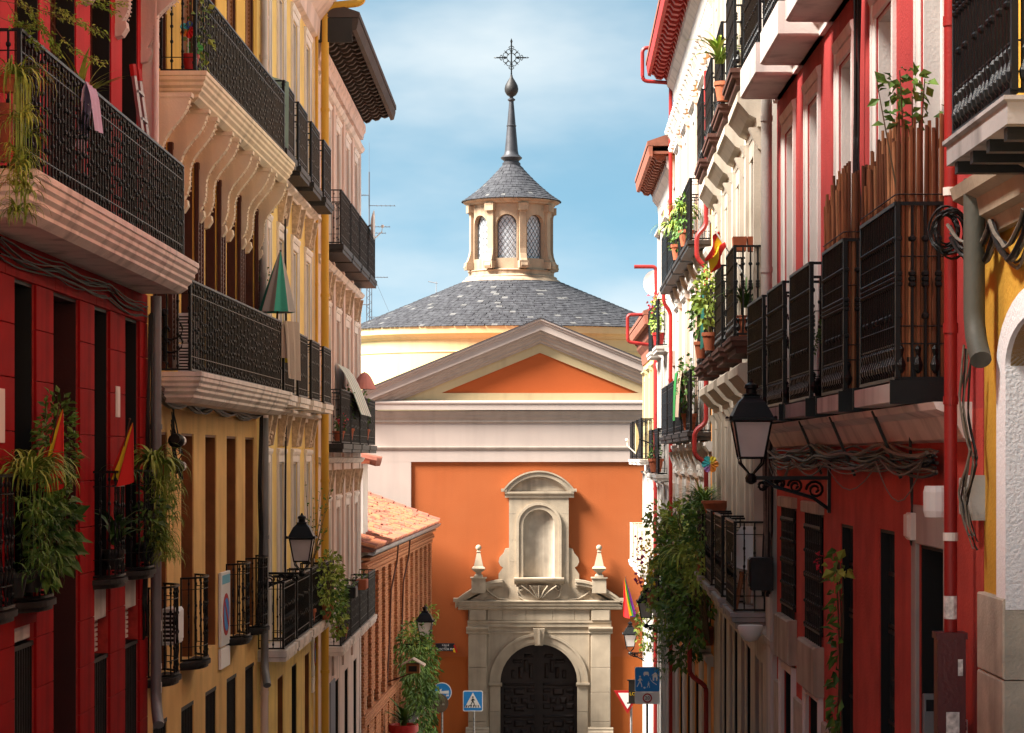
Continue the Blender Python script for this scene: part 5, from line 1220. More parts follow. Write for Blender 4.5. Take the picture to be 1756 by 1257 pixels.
part('name_tile', MB().bev(-.34, .31, -.03, .01, -.13, .14, .006), M('dark navy tile', (.012, .014, .022), rough=.3, spec=.5), t)
for s_, z, k in (('CALLE', .075, .085), ('DEL', .01, .045), ('DOCTOR PIG', -.065, .1)): text(t, s_, k, white, (0, -.012, z), CAMF)
t = thing('pennant', 'tiny red and yellow pennant at the end of the street nameplate', 'flag', FC, cu(780), .05, cz(1113))
part('cloth', MB().pw([(-.05, .14), (0, .15), (.1, -.1), (.03, -.12)], 0, .01), flagr, t); part('cloth_band', MB().pw([(-.06, .02), (-.01, .03), (.03, -.12), (-.05, -.1)], .0, .012), flagy, t)

# no parking boards on the left fronts
def parking_board(fr, u, z, w_, h_, label):
    t = thing('no_parking_sign', label, 'sign', fr, u, .03, z, 'no parking boards on the fronts'); s_ = fr.s
    part('board', MB().bev(-w_/2, w_/2, -.02, .02, 0, h_, .006), whitep, t)
    r_ = w_*.36; zc = h_*.42
    part('red_ring', MB().pw([(p[0], zc+p[1]) for p in disc(r_, 24)], .021, .026), red, t); part('blue_disc', MB().pw([(p[0], zc+p[1]) for p in disc(r_*.78, 24)], .027, .031), blue, t)
    q = MB(); seg(q, (-r_*.55, zc+r_*.55), (r_*.55, zc-r_*.55), r_*.22, .032, .036); part('slash', q, red, t)
    part('header', MB().box(-w_*.42, w_*.42, .021, .024, h_*.84, h_*.96), M('pale blue print', (.16, .42, .55), bump=0), t); part('footer', MB().bev(-w_/2, w_/2, -.02, .018, -.3, -.03, .005), white, t)
parking_board(F2, E(31.75), -2.55, .8, 1.0, 'no parking board with red ring on the ochre house beside the bow balconies')
parking_board(F3, H3(44.0), -4.1, .7, 1.0, 'no parking board near the yellow drainpipe below the leafy balcony')

# ================================================================== cables and boxes
def wires(fr, pts, n, label, r=.012, spread=.05, sag=.06, m=None, m2=None, name='cable_bundle', seed=1, grp='cable bundles along the fronts', sub=6):
    rg = random.Random(seed); u0, w0, z0 = pts[0]; t = thing(name, label, 'cables', fr, u0, w0, z0, grp)
    for k in range(n):
        P = []; ph = rg.uniform(0, 6); o = [rg.uniform(-spread, spread) for _ in range(2)]
        for si, (a, b) in enumerate(zip(pts, pts[1:])):
            for i in range(sub):
                s_ = i/sub; g_ = si+s_; sg = rg.uniform(.2, 1) if i == 0 else sg; P.append((a[0]+(b[0]-a[0])*s_-u0, a[1]+(b[1]-a[1])*s_-w0+o[0]*.5+.01*sin(ph+2.3*g_), a[2]+(b[2]-a[2])*s_-z0+o[1]-sag*sg*sin(pi*s_)+spread*.3*sin(ph+2.7*g_)+spread*.12*sin(2*ph+7*g_)))
        e = pts[-1]; P.append((e[0]-u0, e[1]-w0+o[0]*.5, e[2]-z0+o[1]))
        part('cable', MB().tube(P, r*rg.uniform(.6, 1.25), 5), (m2 if m2 and rg.random() < .45 else m) or ironbox, t)
    return t
wires(F2, [(.3, .08, .74), (2.2, .08, .72), (4.2, .08, .72), (6.4, .08, .7), (8.9, .08, .72)], 11, 'thick black cables looping under the lower balcony of the ochre house', .018, .07, .1, m2=cablelt, seed=2)
wires(F1, [(6.5, .07, 1.72), (9, .07, 1.66), (11.4, .07, 1.7), (13.6, .07, 1.62)], 8, 'dark cables tucked under the long balcony of the red house', .009, .09, .07, seed=3)
wires(F1, [(13.9, .1, 1.6), (13.8, .09, .5), (13.85, .08, -.6), (13.7, .06, -1.6), (13.75, .05, -2.0)], 3, 'loose black cables hanging beside the grey pipe of the red house', .013, .05, .0, seed=4)
wires(F2, [(8.8, .1, .7), (8.75, .09, -.3), (8.8, .1, -1.2), (8.7, .06, -2.6)], 5, 'black cables dropping down beside the pipe of the ochre house', .014, .05, .0, seed=5)
wires(F3, [(3.35, .07, 4.5), (3.35, .07, 2.4), (3.35, .07, .2), (3.4, .07, -2.6)], 2, 'thin black cables running straight down the yellow house', .016, .02, 0, seed=6)
wires(G1, [(11.4, .1, .02), (9.4, .1, .0), (7.4, .1, .04), (5.2, .1, .0), (3.2, .1, .02), (1.2, .1, -.02)], 16, 'sagging grey and black cable bundle under the ledge of the coral house', .012, .085, .05, m=ironbox, m2=cablelt, seed=7, sub=8)
wires(G1, [(11.2, .12, -.05), (9.2, .12, .0), (6.6, .12, -.02), (3.4, .12, .0), (1.4, .12, .0)], 3, 'pale loose wires drooping in long loops on the coral house', .007, .03, .28, m=cablelt, seed=8, sub=8)
wires(G1, [(4.9, .07, 3.9), (4.95, .07, 2.6), (4.85, .07, 1.9)], 4, 'black cables hanging down between the white door surrounds', .013, .05, 0, seed=9)
wires(G2, [(.1, .14, 1.4), (.1, .12, .2), (.1, .12, -.8), (.1, .14, -1.5)], 9, 'dense black cables dropping between the coral and the cream house', .018, .08, 0, m2=cablelt, seed=10)
wires(G1, [(2.35, .05, .15), (2.35, .05, -.3), (2.35, .05, -.62)], 2, 'short cables running down to the small grey box', .008, .02, 0, seed=11)
wires(G0, [(5.9, .2, 1.32), (5.75, .1, 1.2), (5.3, .08, 1.3), (4.9, .06, 1.1), (4.5, .05, 1.28)], 8, 'tangled cables on the corner of the ochre stucco house', .011, .06, .08, m2=cablelt, seed=12)
wires(G0, [(5.8, .12, .6), (5.87, .14, .3), (5.8, .1, 0), (5.9, .13, -.25), (5.86, .08, -.5)], 7, 'cables dropping beside the grey electricity meter', .007, .07, .05, m2=cablelt, seed=13)
t = thing('cable_coil', 'coil of spare black cable hung on the red drainpipe', 'cable coil', G1, .05, .2, 1.36)
for k in range(9):
    r_ = .085+.012*k*.5; o = (rng.uniform(-.02, .02), rng.uniform(-.03, .03), rng.uniform(-.03, .03))
    part('cable_loop', MB().tube([(o[0]+.02*sin(a*3+k), o[1]+r_*.8*cos(a), o[2]+r_*1.1*sin(a)) for a in [2*pi*i/20 for i in range(21)]], .008, 4), ironbox, t)
def boxthing(name, label, cat, fr, u, w, z, su, sw, sz, m, r=.015, extra=None, group=None):
    t = thing(name, label, cat, fr, u, w, z, group); part('housing', MB().bev(-su/2, su/2, -sw/2, sw/2, -sz/2, sz/2, r), m, t)
    part('lid', MB().bev(-su*.42, su*.42, sw/2-.002, sw/2+.012, -sz*.38, sz*.44, .006), m, t)
    if extra: extra(t)
    return t
def grille_on_end(su, sw, sz, n):
    def f_(t):
        q = MB()
        for i in range(n): z = -sz*.42+sz*.84*i/(n-1); q.box(-su/2-.018, -su/2-.002, -sw*.42, sw*.42, z-.009, z+.009)
        part('grille', q, whitep, t)
        part('back_grille', MB().box(-su/2-.004, -su/2-.001, -sw*.44, sw*.44, -sz*.45, sz*.45), black, t)
    return f_
for z, s_ in ((1.53, 'upper'), (1.16, 'lower')):
    boxthing('air_conditioner', f'{s_} of two white air conditioners stacked on the ochre house balcony', 'air conditioner', F2, E(27.5), .24, z, .2, .2, .34 if s_ == 'upper' else .36, whitep, .02, grille_on_end(.2, .2, .34, 9), 'air conditioners of the ochre house')
boxthing('air_conditioner', 'white air conditioner behind the iron bars of a low bow balcony', 'air conditioner', F2, E(27.1), .13, -1.95, .5, .16, .42, whitep, .02, grille_on_end(.5, .16, .42, 8), 'air conditioners of the ochre house')
for z, s_ in ((.2, 'upper'), (-.1, 'lower')):
    t = thing('junction_box', f'{s_} black round junction box under the cables of the ochre house', 'junction box', F2, E(27.4), .12, z)
    part('housing', MB().ball((0, 0, 0), .1, .9, 10, 7).tube([(-.1, 0, .02), (.14, .02, 0)], .06, 8), ironbox, t, smooth=True)
    part('white_end', MB().tube([(.12, .02, 0), (.2, .03, 0)], [.065, .06], 10), whitep, t)
    for k in range(6): part('cable', MB().tube([(rng.uniform(-.1, .1), .03, 0), (rng.uniform(-.15, .15), .06, -.15), (rng.uniform(-.15, .15), -.02, rng.uniform(-.3, .25)), (rng.uniform(-.1, .1), -.05, rng.uniform(.2, .5))], .009, 4), ironbox, t)
boxthing('junction_box', 'big black cable box at the joint of the coral and the cream house', 'junction box', G2, .05, .2, -1.28, .26, .26, .36, ironbox)
boxthing('electricity_meter', 'tall light grey rounded meter on the red wall beside the pipe', 'meter', G1, .02, .06, -.24, .16, .12, .27, M('light grey plastic', (.42, .41, .39), rough=.5), .03)
t = thing('alarm_bell', 'pale round alarm bell on the coral wall beside the pipe', 'alarm', G1, .95, .1, -.28)
part('housing', MB().lathe([(.02, -.1), (.09, -.1), (.1, -.06), (.1, .06), (.09, .1), (.02, .1)], 16, (0, 0, 0)), whitep, t); part('bracket', MB().box(-.02, .02, -.1, 0, -.02, .02), iron, t)
boxthing('junction_box', 'small beige box on the lower coral wall with two cables', 'junction box', G1, 4.45-2.1, .04, -.48, .18, .08, .19, cream)
t = thing('intercom', 'grey intercom panel with two columns of buttons in the doorway', 'intercom', G1, J(16.22), -.13, -1.86)
part('panel', MB().bev(-.02, .02, -.12, .12, -.34, .22, .006), steel, t)
for i in range(7):
    for j in (-.05, .0): part('button', MB().box(-.032, -.02, j-.018, j+.022, .05-.055*i, .08-.055*i), stone, t)
part('speaker_grille', MB().box(-.026, -.02, .03, .1, .1, .18), sblack, t)
t = thing('poster', 'torn white poster reading NTOR low on the red wall', 'poster', G1, .42, .04, -1.67)
part('paper', MB().box(-.11, .11, -.004, .0, -.08, .06), white, t); 
tt = text(t, 'NTOR', .075, sblack, (0, .002, .02), (R(90), 0, R(180)))
t = thing('helmet', 'white upturned helmet wedged among the cables under the iron balcony', 'helmet', G2, 1.0, .25, -1.95)
part('shell', MB().lathe([(.01, -.16), (.08, -.14), (.13, -.07), (.15, 0), (.14, .03)], 14), whitep, t, smooth=True)

# ================================================================== flags, cloths, things on balconies
rb = [M('rainbow '+n, c, rough=.8, var=.08, bump=.1) for n, c in (('red', (.55, .01, .01)), ('orange', (.7, .2, .01)), ('yellow', (.8, .6, .01)), ('green', (.03, .35, .04)), ('blue', (.02, .06, .4)), ('violet', (.2, .03, .3)))]
def hung_flag(fr, u, w, z, H, label, mats, fr_=(.25, .5, .25), lean=.12, wd=.3, cat='flag', group=None, tip=.25, emblem=False):
    """flag hanging in folds from a leaning staff; the stripes lie side by side in the folds"""
    t = thing('flag', label, cat, fr, u, w, z, group); top = H*.55+tip
    part('staff', MB().tube([(0, -.02, -.25), (lean*.3, lean, top+.03)], .007, 6).ball((lean*.3, lean, top+.035), .014), brown, t)
    x0 = 0.
    for m, f_ in zip(mats, fr_):
        q = MB(); rows = []
        for j in range(15):
            s_ = j/14; row = []
            for i in range(9):
                a = x0+f_*i/8; half = wd*(.06+.94*s_**.75)
                fold = .07*s_*sin(a*17+s_*1.5)
                row.append((lean*.3*(1-s_)+(a-.5)*half*.8+fold*.5, lean*(1-s_)+.03+(.5-a)*half*.75+fold, top-(H+tip)*s_*(1-.12*abs(a-.4))-.04*s_*sin(a*9)))
            rows.append(row)
        q.sheet(rows); part('stripe', q, m, t, smooth=True); x0 += f_
    return t
SPF = (flagr, flagy, flagr)
hung_flag(F1, D(19.68), .2, -.08, .44, 'red and yellow flag drooping among the spider plants of the red house', SPF, wd=.21, group='red and yellow flags')
hung_flag(F1, D(23.15), .2, -.1, .36, 'smaller red and yellow flag on the bow balcony next to the plaque', SPF, wd=.21, group='red and yellow flags')
t = thing('flag', 'red and yellow flag flying out from the cream house balcony', 'flag', G2, Q(29.4), .2, 2.42, 'red and yellow flags')
part('staff', MB().tube([(0, -.1, -.2), (0, .32, .44)], .01, 6), whitep, t)
for k, m in enumerate(SPF):
    x0 = (0, .25, .75)[k]; x1 = (.25, .75, 1)[k]; q = MB()
    q.sheet([[(.04*sin(s_*5+a*4)-.15*s_, .30+.16*s_-.02-.1*(a)+.03*sin(s_*7), .42-.36*s_+.05*sin(a*9+s_*4)-.2*a+.05*s_) for a in [x0+(x1-x0)*i/4 for i in range(5)]] for s_ in [j/8 for j in range(9)]]); part('stripe', q, m, t, smooth=True)
hung_flag(G5, 4.5, .6, -4.0, .95, 'rainbow flag hanging on the low white house by the church', rb, (.18, .16, .17, .17, .16, .16), lean=.15, wd=.34, tip=.15)
def cloth(fr, pts, m, label, name='towel', cat='towel', over=.02):
    """cloth hung over a rail: pts = outline (u,w,z) of the front corners, top first"""
    a, b, c, d = pts; t = thing(name, label, cat, fr, a[0], a[1], a[2]); A = Vector(a); q = MB(); rows = []
    for j in range(9):
        s_ = j/8; L_, R_ = Vector(a).lerp(Vector(d), s_)-A, Vector(b).lerp(Vector(c), s_)-A
        rows.append([tuple(L_.lerp(R_, i/8)+Vector((0, .012*sin(i*1.9+s_)+over*sin(pi*min(s_*3, 1)/2), 0))) for i in range(9)])
    q.sheet(rows); q.sheet([[ (p[0], p[1]-.03*k, p[2]+.004*(1-k)-.06*k*k) for p in rows[0]] for k in (0, 1, 3)])
    part('cloth', q, m, t, smooth=True); return t
cloth(F1, [(D(19.85), .52, 3.2), (D(20.3), .52, 3.2), (D(20.32), .56, 2.82), (D(19.88), .56, 2.8)], M('lilac cloth', (.50, .42, .58), rough=.9, bump=.3), 'lilac towel hung over the rail of the long red house balcony')
cloth(F2, [(9.0, .42, 2.06), (9.12, .62, 2.04), (9.15, .64, 1.16), (9.0, .46, 1.2)], M('beige cloth', (.55, .42, .32), rough=.9, bump=.3), 'beige towel hung at the end of the ochre house balcony')
cloth(F3, [(.4, .36, 2.02), (.7, .55, 2.0), (.7, .56, 1.4), (.4, .44, 1.5)], M('lemon cloth', (.70, .62, .03), rough=.9), 'lemon yellow cloth beside the beige towel')
palegreen = M('pale green canvas', (.36, .50, .42), rough=.9, var=.1, bump=.2)
cloth(F3, [(.5, .12, 5.85), (.5, .42, 5.75), (.52, .42, 4.62), (.52, .3, 4.66)], palegreen, 'pale green canvas screen at the end of an upper balcony', 'privacy_screen', 'screen', 0)
t = thing('parasol', 'closed green and grey striped parasol leaning out over the ochre house balcony', 'parasol', F2, 8.7, .3, 1.0)
part('pole', MB().tube([(0, 0, 0), (.06, .1, 2.1)], .016, 6), brown, t)
for k in range(8):
    q = MB(); a0, a1 = 2*pi*k/8, 2*pi*(k+1)/8; f_ = lambda a, s_: (.06-.04*s_+s_**.9*.29*(1+.12*cos(8*a))*cos(a), .1-.05*s_+s_**.9*.25*(1+.12*cos(8*a))*sin(a), 2.12-.95*s_)
    q.sheet([[f_(a0+(a1-a0)*i/5, s_) for i in range(6)] for s_ in (.01, .25, .5, .75, 1)]); part('panel', q, M('parasol green', (.05, .30, .21), rough=.85) if k % 2 else M('parasol grey', (.36, .32, .29), rough=.85), t, smooth=True)
t = thing('ladder', 'aluminium stepladder with red feet leaning on the red house balcony wall', 'ladder', F1, D(24.3), .3, 2.2)
for x in (-.0, .34): part('rail', MB().tube([(x, .12, 0), (x+.02, -.14, 1.85)], .028, 4), steel, t); part('foot', MB().tube([(x, .125, -.02), (x, .11, .1)], .036, 6), redpot, t); part('cap', MB().tube([(x+.02, -.13, 1.78), (x+.02, -.145, 1.9)], .038, 6), redpot, t)
for i in range(6): s_ = (i+.7)/6.5; part('rung', MB().box(0, .34, .1-.24*s_, .14-.24*s_, 1.85*s_-.012, 1.85*s_+.012), steel, t)
def sat_dish(fr, u, w, z, r, label, m, rz=0., arm=True):
    t = thing('satellite_dish', label, 'satellite dish', fr, u, w, z, 'satellite dishes', rz)
    q = MB(); n = 18; rows = []
    for k in range(5): rr = r*k/4+.001; rows.append([(rr*cos(2*pi*i/n), -.25*r*(1-(k/4)**2), rr*sin(2*pi*i/n)*1.08) for i in range(n+1)])
    q.sheet(rows); part('reflector', q, m, t, smooth=True); part('feed_arm', MB().tube([(0, 0, -r), (0, .55*r, -.5*r), (0, .6*r, -.1*r)], .015, 5).ball((0, .6*r, -.1*r), .04), whitep, t); part('mount', MB().tube([(0, -.2*r, 0), (0, -w*.95, -.2)], .02, 5), iron, t)
sat_dish(F4, K(53.6), .5, 5.35, .32, 'white satellite dish above the upper iron balconies of the pink house', whitep)
sat_dish(G5, .6, .15, 4.55, .3, 'white satellite dish on the roof edge of the low white house', whitep, rz=1.2)
sat_dish(G5, 1.0, .62, .5, .38, 'yellowed satellite dish on the iron balcony of the low white house', M('yellowed plastic', (.60, .48, .22), rough=.5), rz=-.02)
# reed screens on two of the coral house balconies
reeds = [M('reed %d' % k, c, rough=.85, var=.3, scale=5, streak=.3) for k, c in enumerate(((.20, .072, .03), (.26, .10, .042), (.13, .045, .02), (.33, .15, .07)))]
def reed_screen(ua, ub, z0, zt, label, seed):
    rg = random.Random(seed); t = thing('reed_screen', label, 'reed screen', G1, ua, 0, z0, 'reed screens'); k = 0
    def reed(x, w, h, lean, r_):
        part('reed', MB().tube([(x, w, 0), (x+lean*.4, w+.004*rg.uniform(-1, 1), h*.5), (x+lean, w+lean*.4, h)], [r_, r_*1.05, r_*.8], 5), rg.choice(reeds), t)
    w = .36
    n = int((ub-ua)/.027)
    for i in range(n): x = .07+(ub-ua-.1)*i/n; reed(x, w-.03-.012*(i % 2), (zt-z0)*rg.uniform(.9, 1.03)*(1-.1*(x/(ub-ua))**2), rg.uniform(-.05, .05), rg.uniform(.011, .019))
    for i in range(14): w_ = .015+.325*i/13; reed(.06+.012*(i % 2), w_, (zt-z0)*rg.uniform(.95, 1.02), rg.uniform(-.01, .01), rg.uniform(.013, .018))
    for z in (.35, .8, 1.2): part('binding_wire', MB().tube([(ub-ua-.05, w, z), (.08, w+.0, z), (.04, w-.02, z), (.04, 0, z)], .005, 3), iron2, t)
reed_screen(J(15.0), J(16.68), .5, 2.2, 'tall brown reed screen on the end balcony of the coral house beside the red pipe', 5)
reed_screen(J(17.5), J(18.85), .5, 2.2, 'second brown reed screen with a ragged top on the next coral house balcony', 6)
t = thing('chair', 'white shell chair with wooden legs on the iron balcony of the cream house', 'chair', G2, Q(28.25), .17, -1.82)
q = MB(); prof = [(-.24, .46), (-.1, .43), (.08, .44), (.17, .5), (.22, .66), (.26, .86), (.27, .98)]
for off in (0, .014): q.sheet([[(x+off, y*(1-.62*max(0, (z-.62)/.36)**2.2), z+off*.3+.06*(abs(y)/.2)**2*(z < .6)) for y in (-.2, -.13, 0, .13, .2)] for x, z in prof])
part('seat', q, whitep, t, smooth=True)
for x, y in ((-.16, -.13), (-.16, .13), (.14, -.13), (.14, .13)): part('leg', MB().tube([(x*.6, y*.6, .43), (x*1.35, y*1.25, 0)], [.022, .014], 6), M('beech wood', (.30, .12, .05), rough=.6), t)
t = thing('table', 'small white slatted side table behind the shell chair', 'table', G2, Q(29.3), .2, -1.82)
for i in range(5): part('slat', MB().box(-.16+i*.065, -.11+i*.065, -.16, .16, .68, .7), whitep, t)
for x in (-.13, .12):
    for y in (-.13, .13): part('leg', MB().box(x-.015, x+.015, y-.015, y+.015, 0, .68), whitep, t)
def pinwheel(fr, u, w, z, label, cols, r=.1, rz=0.):
    t = thing('pinwheel', label, 'pinwheel', fr, u, w, z, 'garden pinwheels', rz); part('stick', MB().tube([(0, 0, -.5), (0, 0, 0)], .006, 5), whitep, t)
    for k, c in enumerate(cols):
        a = 2*pi*k/len(cols); q = MB(); q.add([(-.01, 0, 0)]+[(-.02+.02*(i % 2), r*(.6*cos(a)+.45*cos(a+b)), r*(.6*sin(a)+.45*sin(a+b))) for i, b in enumerate([-2.4, -1.5, -.7, 0, .7, 1.5, 2.4])], [(0, i, i+1) for i in range(1, 7)]); part('petal', q, c, t)
pc = [M('petal '+n, c, rough=.5, bump=0) for n, c in (('cyan', (.06, .5, .55)), ('yellow', (.75, .6, .05)), ('orange', (.7, .25, .04)), ('violet', (.4, .2, .55)), ('green', (.1, .5, .12)), ('red', (.6, .02, .02)), ('blue', (.03, .1, .4)))]
pinwheel(G2, Q(36.2), .25, -.1, 'flower shaped pinwheel with cyan, yellow and orange petals above the pots', [pc[0], pc[0], pc[1], pc[2], pc[2], pc[3]], .13)
pinwheel(F2, E(27.15), .3, 4.98, 'red, blue and orange pinwheel at the end of the upper ochre balcony', [pc[5], pc[6], pc[0], pc[2], pc[5]], .1)
pinwheel(F2, E(27.25), .36, 4.78, 'green pinwheel above the red pot on the upper ochre balcony', [pc[4]]*5, .1)
t = thing('awning', 'pale striped roller awning bulging from the pink house beside a pink parasol', 'awning', F4, K(49.0), .05, 1.95)
for k in range(10):
    q = MB(); q.sheet([[(x, .05+.5*s_**1.3, -1.05*s_+.22*sin(pi*s_)) for x in (k*.3-.75, k*.3-.45)] for s_ in [i/8 for i in range(9)]]); part('stripe', q, whitef if k % 2 else palegreen, t, smooth=True)
t = thing('parasol', 'pink parasol seen over the iron balcony rail of the pink house', 'parasol', F4, K(54.4), .22, .25)
part('pole', MB().tube([(0, 0, 0), (0, 0, 1.75)], .02, 6), whitep, t)
for k in range(8):
    a0, a1 = 2*pi*k/8, 2*pi*(k+1)/8; q = MB(); q.sheet([[(.34*s_*cos(a), .26*s_*sin(a)*(1+.06*cos(4*a)), 1.75-.4*s_**2) for a in (a0, (a0+a1)/2, a1)] for s_ in (.01, .3, .55, .8, 1)]); part('panel', q, M('salmon cloth', (.60, .24, .20), rough=.85), t)
cloth(G3, [(Y(41.6), .46, 1.55), (Y(42.9), .46, 1.55), (Y(42.9), .5, .75), (Y(41.6), .5, .72)], M('sand cloth', (.62, .46, .34), rough=.9), 'sand coloured sheet drying on the white and orange house balcony', 'sheet', 'sheet')
cloth(G3, [(Y(43.5), .45, 1.6), (Y(44.4), .45, 1.6), (Y(44.4), .47, .7), (Y(43.5), .47, .7)], M('leaf green cloth', (.04, .3, .07), rough=.9), 'leaf green cloth tied along the balcony rail beside the sand sheet', 'sheet', 'sheet')
t = thing('bird_house', 'small wooden bird house with a wide pale roof before the greenery', 'bird house', F5, 7.0, .75, -5.6)
part('house_box', MB().box(-.2, .2, -.18, .18, -.2, .05), brown2, t); part('roof_board', MB().add([(-.3, -.3, .05), (.3, -.3, .05), (.3, 0, .2), (-.3, 0, .2), (.3, .32, .02), (-.3, .32, .02), (-.3, -.3, .02), (.3, -.3, .02), (.3, 0, .17), (-.3, 0, .17), (.3, .32, -.01), (-.3, .32, -.01)], [(0, 1, 2, 3), (3, 2, 4, 5), (6, 7, 8, 9), (9, 8, 10, 11), (0, 1, 7, 6), (4, 5, 11, 10), (0, 3, 9, 6), (3, 5, 11, 9), (1, 2, 8, 7), (2, 4, 10, 8)]), M('pale felt', (.45, .36, .28), var=.2), t); part('opening', MB().box(-.215, -.2, -.11, .11, -.15, .0), black, t); part('bracket', MB().tube([(0, 0, -.2), (0, -.7, -.45)], .02, 5), brown, t)
# ================================================================== plants
def plant(fr, u, w, z, label, kind='potted_plant', cat='plant', grp=None, pots=((.12, .2),), potm=None):
    t = thing(kind, label, cat, fr, u, w, z, grp)
    for i, (r_, h_) in enumerate(pots):
        if r_: pot(t, r_, h_, potm or terra, 0, (i*.3, 0))
    return t
def bush(t, c, rad, n, m, L=.08, wd=.05, droop=.2, stem=True):
    part('foliage', MB().blob(c, rad, n, L, wd, droop), m, t)
    if stem:
        q = MB()
        for _ in range(5):
            e = (c[0]+rng.uniform(-.7, .7)*rad[0], c[1]+rng.uniform(-.7, .7)*rad[1], c[2]+rng.uniform(-.2, .8)*rad[2]); q.tube([(0, 0, .1), ((c[0]+e[0])/2*.6, (c[1]+e[1])/2*.6, (.1+e[2])*.5), e], [.012, .009, .004], 4)
        part('stem', q, stemm, t)
def straps(t, c, n, L, wd, m, up=.8, droop=1.3, spread=6.28, a0=0.):
    q = MB()
    for _ in range(n): q.strap((c[0]+rng.uniform(-.04, .04), c[1]+rng.uniform(-.04, .04), c[2]), a0+rng.uniform(0, spread), L*rng.uniform(.6, 1.2), wd*rng.uniform(.7, 1.2), up*rng.uniform(.5, 1.1), droop*rng.uniform(.8, 1.25))
    return part('leaves', q, m, t)
def hanging(t, c, n, H, m, su=.2, sw=.1, tuft=7):
    """trailing runners with tufts of strap leaves (spider plant)"""
    q = MB()
    for _ in range(n):
        x, y = c[0]+rng.uniform(-su, su), c[1]+rng.uniform(-sw*.3, sw); h = H*rng.uniform(.15, 1)
        q.tube([(c[0], c[1], c[2]), ((c[0]+x)/2, y, c[2]+.05), (x, y, c[2]-h)], .003, 3)
        for _ in range(tuft): q.strap((x, y, c[2]-h), rng.uniform(0, 6.28), rng.uniform(.12, .3), .014, rng.uniform(.2, .8), 1.5, 5)
    part('runners', q, m, t)
# red house, bow balconies
t = plant(F1, D(20.0), .12, -1.12, 'leafy potted shrub rising above the flag on the red house bow balcony', pots=((.12, .22),), potm=iron2); bush(t, (.1, .1, 1.2), (.4, .17, .5), 420, L_mid, .075, .045)
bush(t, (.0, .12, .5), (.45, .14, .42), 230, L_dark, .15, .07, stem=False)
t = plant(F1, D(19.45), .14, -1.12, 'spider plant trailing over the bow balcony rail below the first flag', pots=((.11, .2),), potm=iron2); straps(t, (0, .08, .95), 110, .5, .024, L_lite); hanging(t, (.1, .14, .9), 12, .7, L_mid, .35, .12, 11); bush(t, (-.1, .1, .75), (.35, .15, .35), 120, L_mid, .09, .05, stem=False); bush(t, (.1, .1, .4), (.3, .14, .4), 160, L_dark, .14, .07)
t = plant(F1, D(18.7), .16, -1.12, 'spider plant with bright leaves at the edge of the red house wall', pots=((.11, .2),), potm=iron2); straps(t, (0, .1, .95), 90, .5, .024, L_lite); hanging(t, (.0, .13, .9), 10, .8, L_mid, .3, .12, 11)
t = plant(F1, D(25.2), .14, -1.12, 'pale spider plant cascading from the bow balcony beside the grey pipe', pots=((.11, .2),), potm=iron2); straps(t, (0, .1, 1.0), 130, .55, .026, L_lite, .85, 1.4); hanging(t, (.15, .16, 1.05), 60, 1.05, L_lite, .3, .12, 9); bush(t, (-.1, .08, .5), (.35, .12, .4), 120, L_dark, .12, .06)
t = plant(F1, D(23.35), .12, -1.12, 'broad-leaved dark plant between the bars of the bow balcony under the plaque', pots=((.12, .2),), potm=iron2)
q = MB()
for i in range(16): a = rng.uniform(0, 6.28); q.strap((0, .03, .25), a, rng.uniform(.35, .7), .09, rng.uniform(.6, 1), 1.0, 6)
part('leaves', q, L_dark, t); straps(t, (.1, .1, .95), 40, .3, .014, L_mid)
# red house long balcony
t = plant(F1, D(20.9), .26, 2.16, 'spiky yucca behind the rail next to the lilac towel', pots=((.13, .35),), potm=iron2); straps(t, (0, 0, 1.0), 34, .5, .05, L_lite, .95, .5)
part('stem', MB().tube([(0, 0, .25), (0, 0, 1.05)], .025, 6), stemm, t)
plant(F1, D(17.1), .42, 2.17, 'tall rounded clay pot at the near end of the long balcony', 'plant_pot', 'pot', pots=((.1, .42),), potm=M('dark clay', (.20, .05, .025), rough=.7, var=.2))
t = plant(F1, D(16.6), .58, 2.6, 'grassy plant hanging off the near end of the long balcony', pots=((.08, .12),)); straps(t, (0, .05, .1), 70, .42, .014, L_lite, .7, 1.5); hanging(t, (0, .06, .05), 30, .95, L_lite, .16, .1, 9)
# fern fronds at the top corner, from the balcony above
t = thing('hanging_fern', 'feathery fern fronds hanging from the balcony above the red house', 'fern', F1, D(17.6), .5, 4.2)
fr_ = MB(); stm = MB(); base = F1.world(D(17.6), .5, 4.2)
def fpt(px, py, d): X, Y_, Z = (px-VX)/F*d, d, (VY-py)/F*d; return (Y_-base.y, X-base.x, Z-base.z)
for a, b, c in (((0, -30), (60, 20), (105, 100)), ((-10, 0), (70, 10), (190, 62)), ((20, -40), (110, -10), (205, 20)), ((0, -20), (40, 60), (70, 80)), ((30, -30), (120, 30), (165, 50)), ((0, 30), (30, 45), (75, 45)), ((90, 40), (120, 95), (180, 108)), ((20, -20), (90, 60), (100, 85)), ((60, -40), (150, 0), (215, 8))):
    P = [Vector(fpt(*a, 17.3)), Vector(fpt(*b, 17.6)), Vector(fpt(*c, 17.9))]; pts = [P[0]*(1-s_)**2+P[1]*2*s_*(1-s_)+P[2]*s_*s_ for s_ in [i/16 for i in range(17)]]
    stm.tube([tuple(p) for p in pts], .003, 3)
    for p, p2 in zip(pts[4:], pts[5:]):
        tg = (p2-p).normalized()
        for _ in range(9): fr_.leaf(p.lerp(p2, rng.random())+Vector((rng.uniform(-.04, .04), rng.uniform(-.02, .02), rng.uniform(-.035, .02))), tg*.6+Vector((rng.uniform(-.8, .8), rng.uniform(-.6, .6), rng.uniform(-.7, .5))), rng.uniform(.025, .05), .014)
part('fronds', fr_, L_fern, t); part('stem', stm, stemm, t)
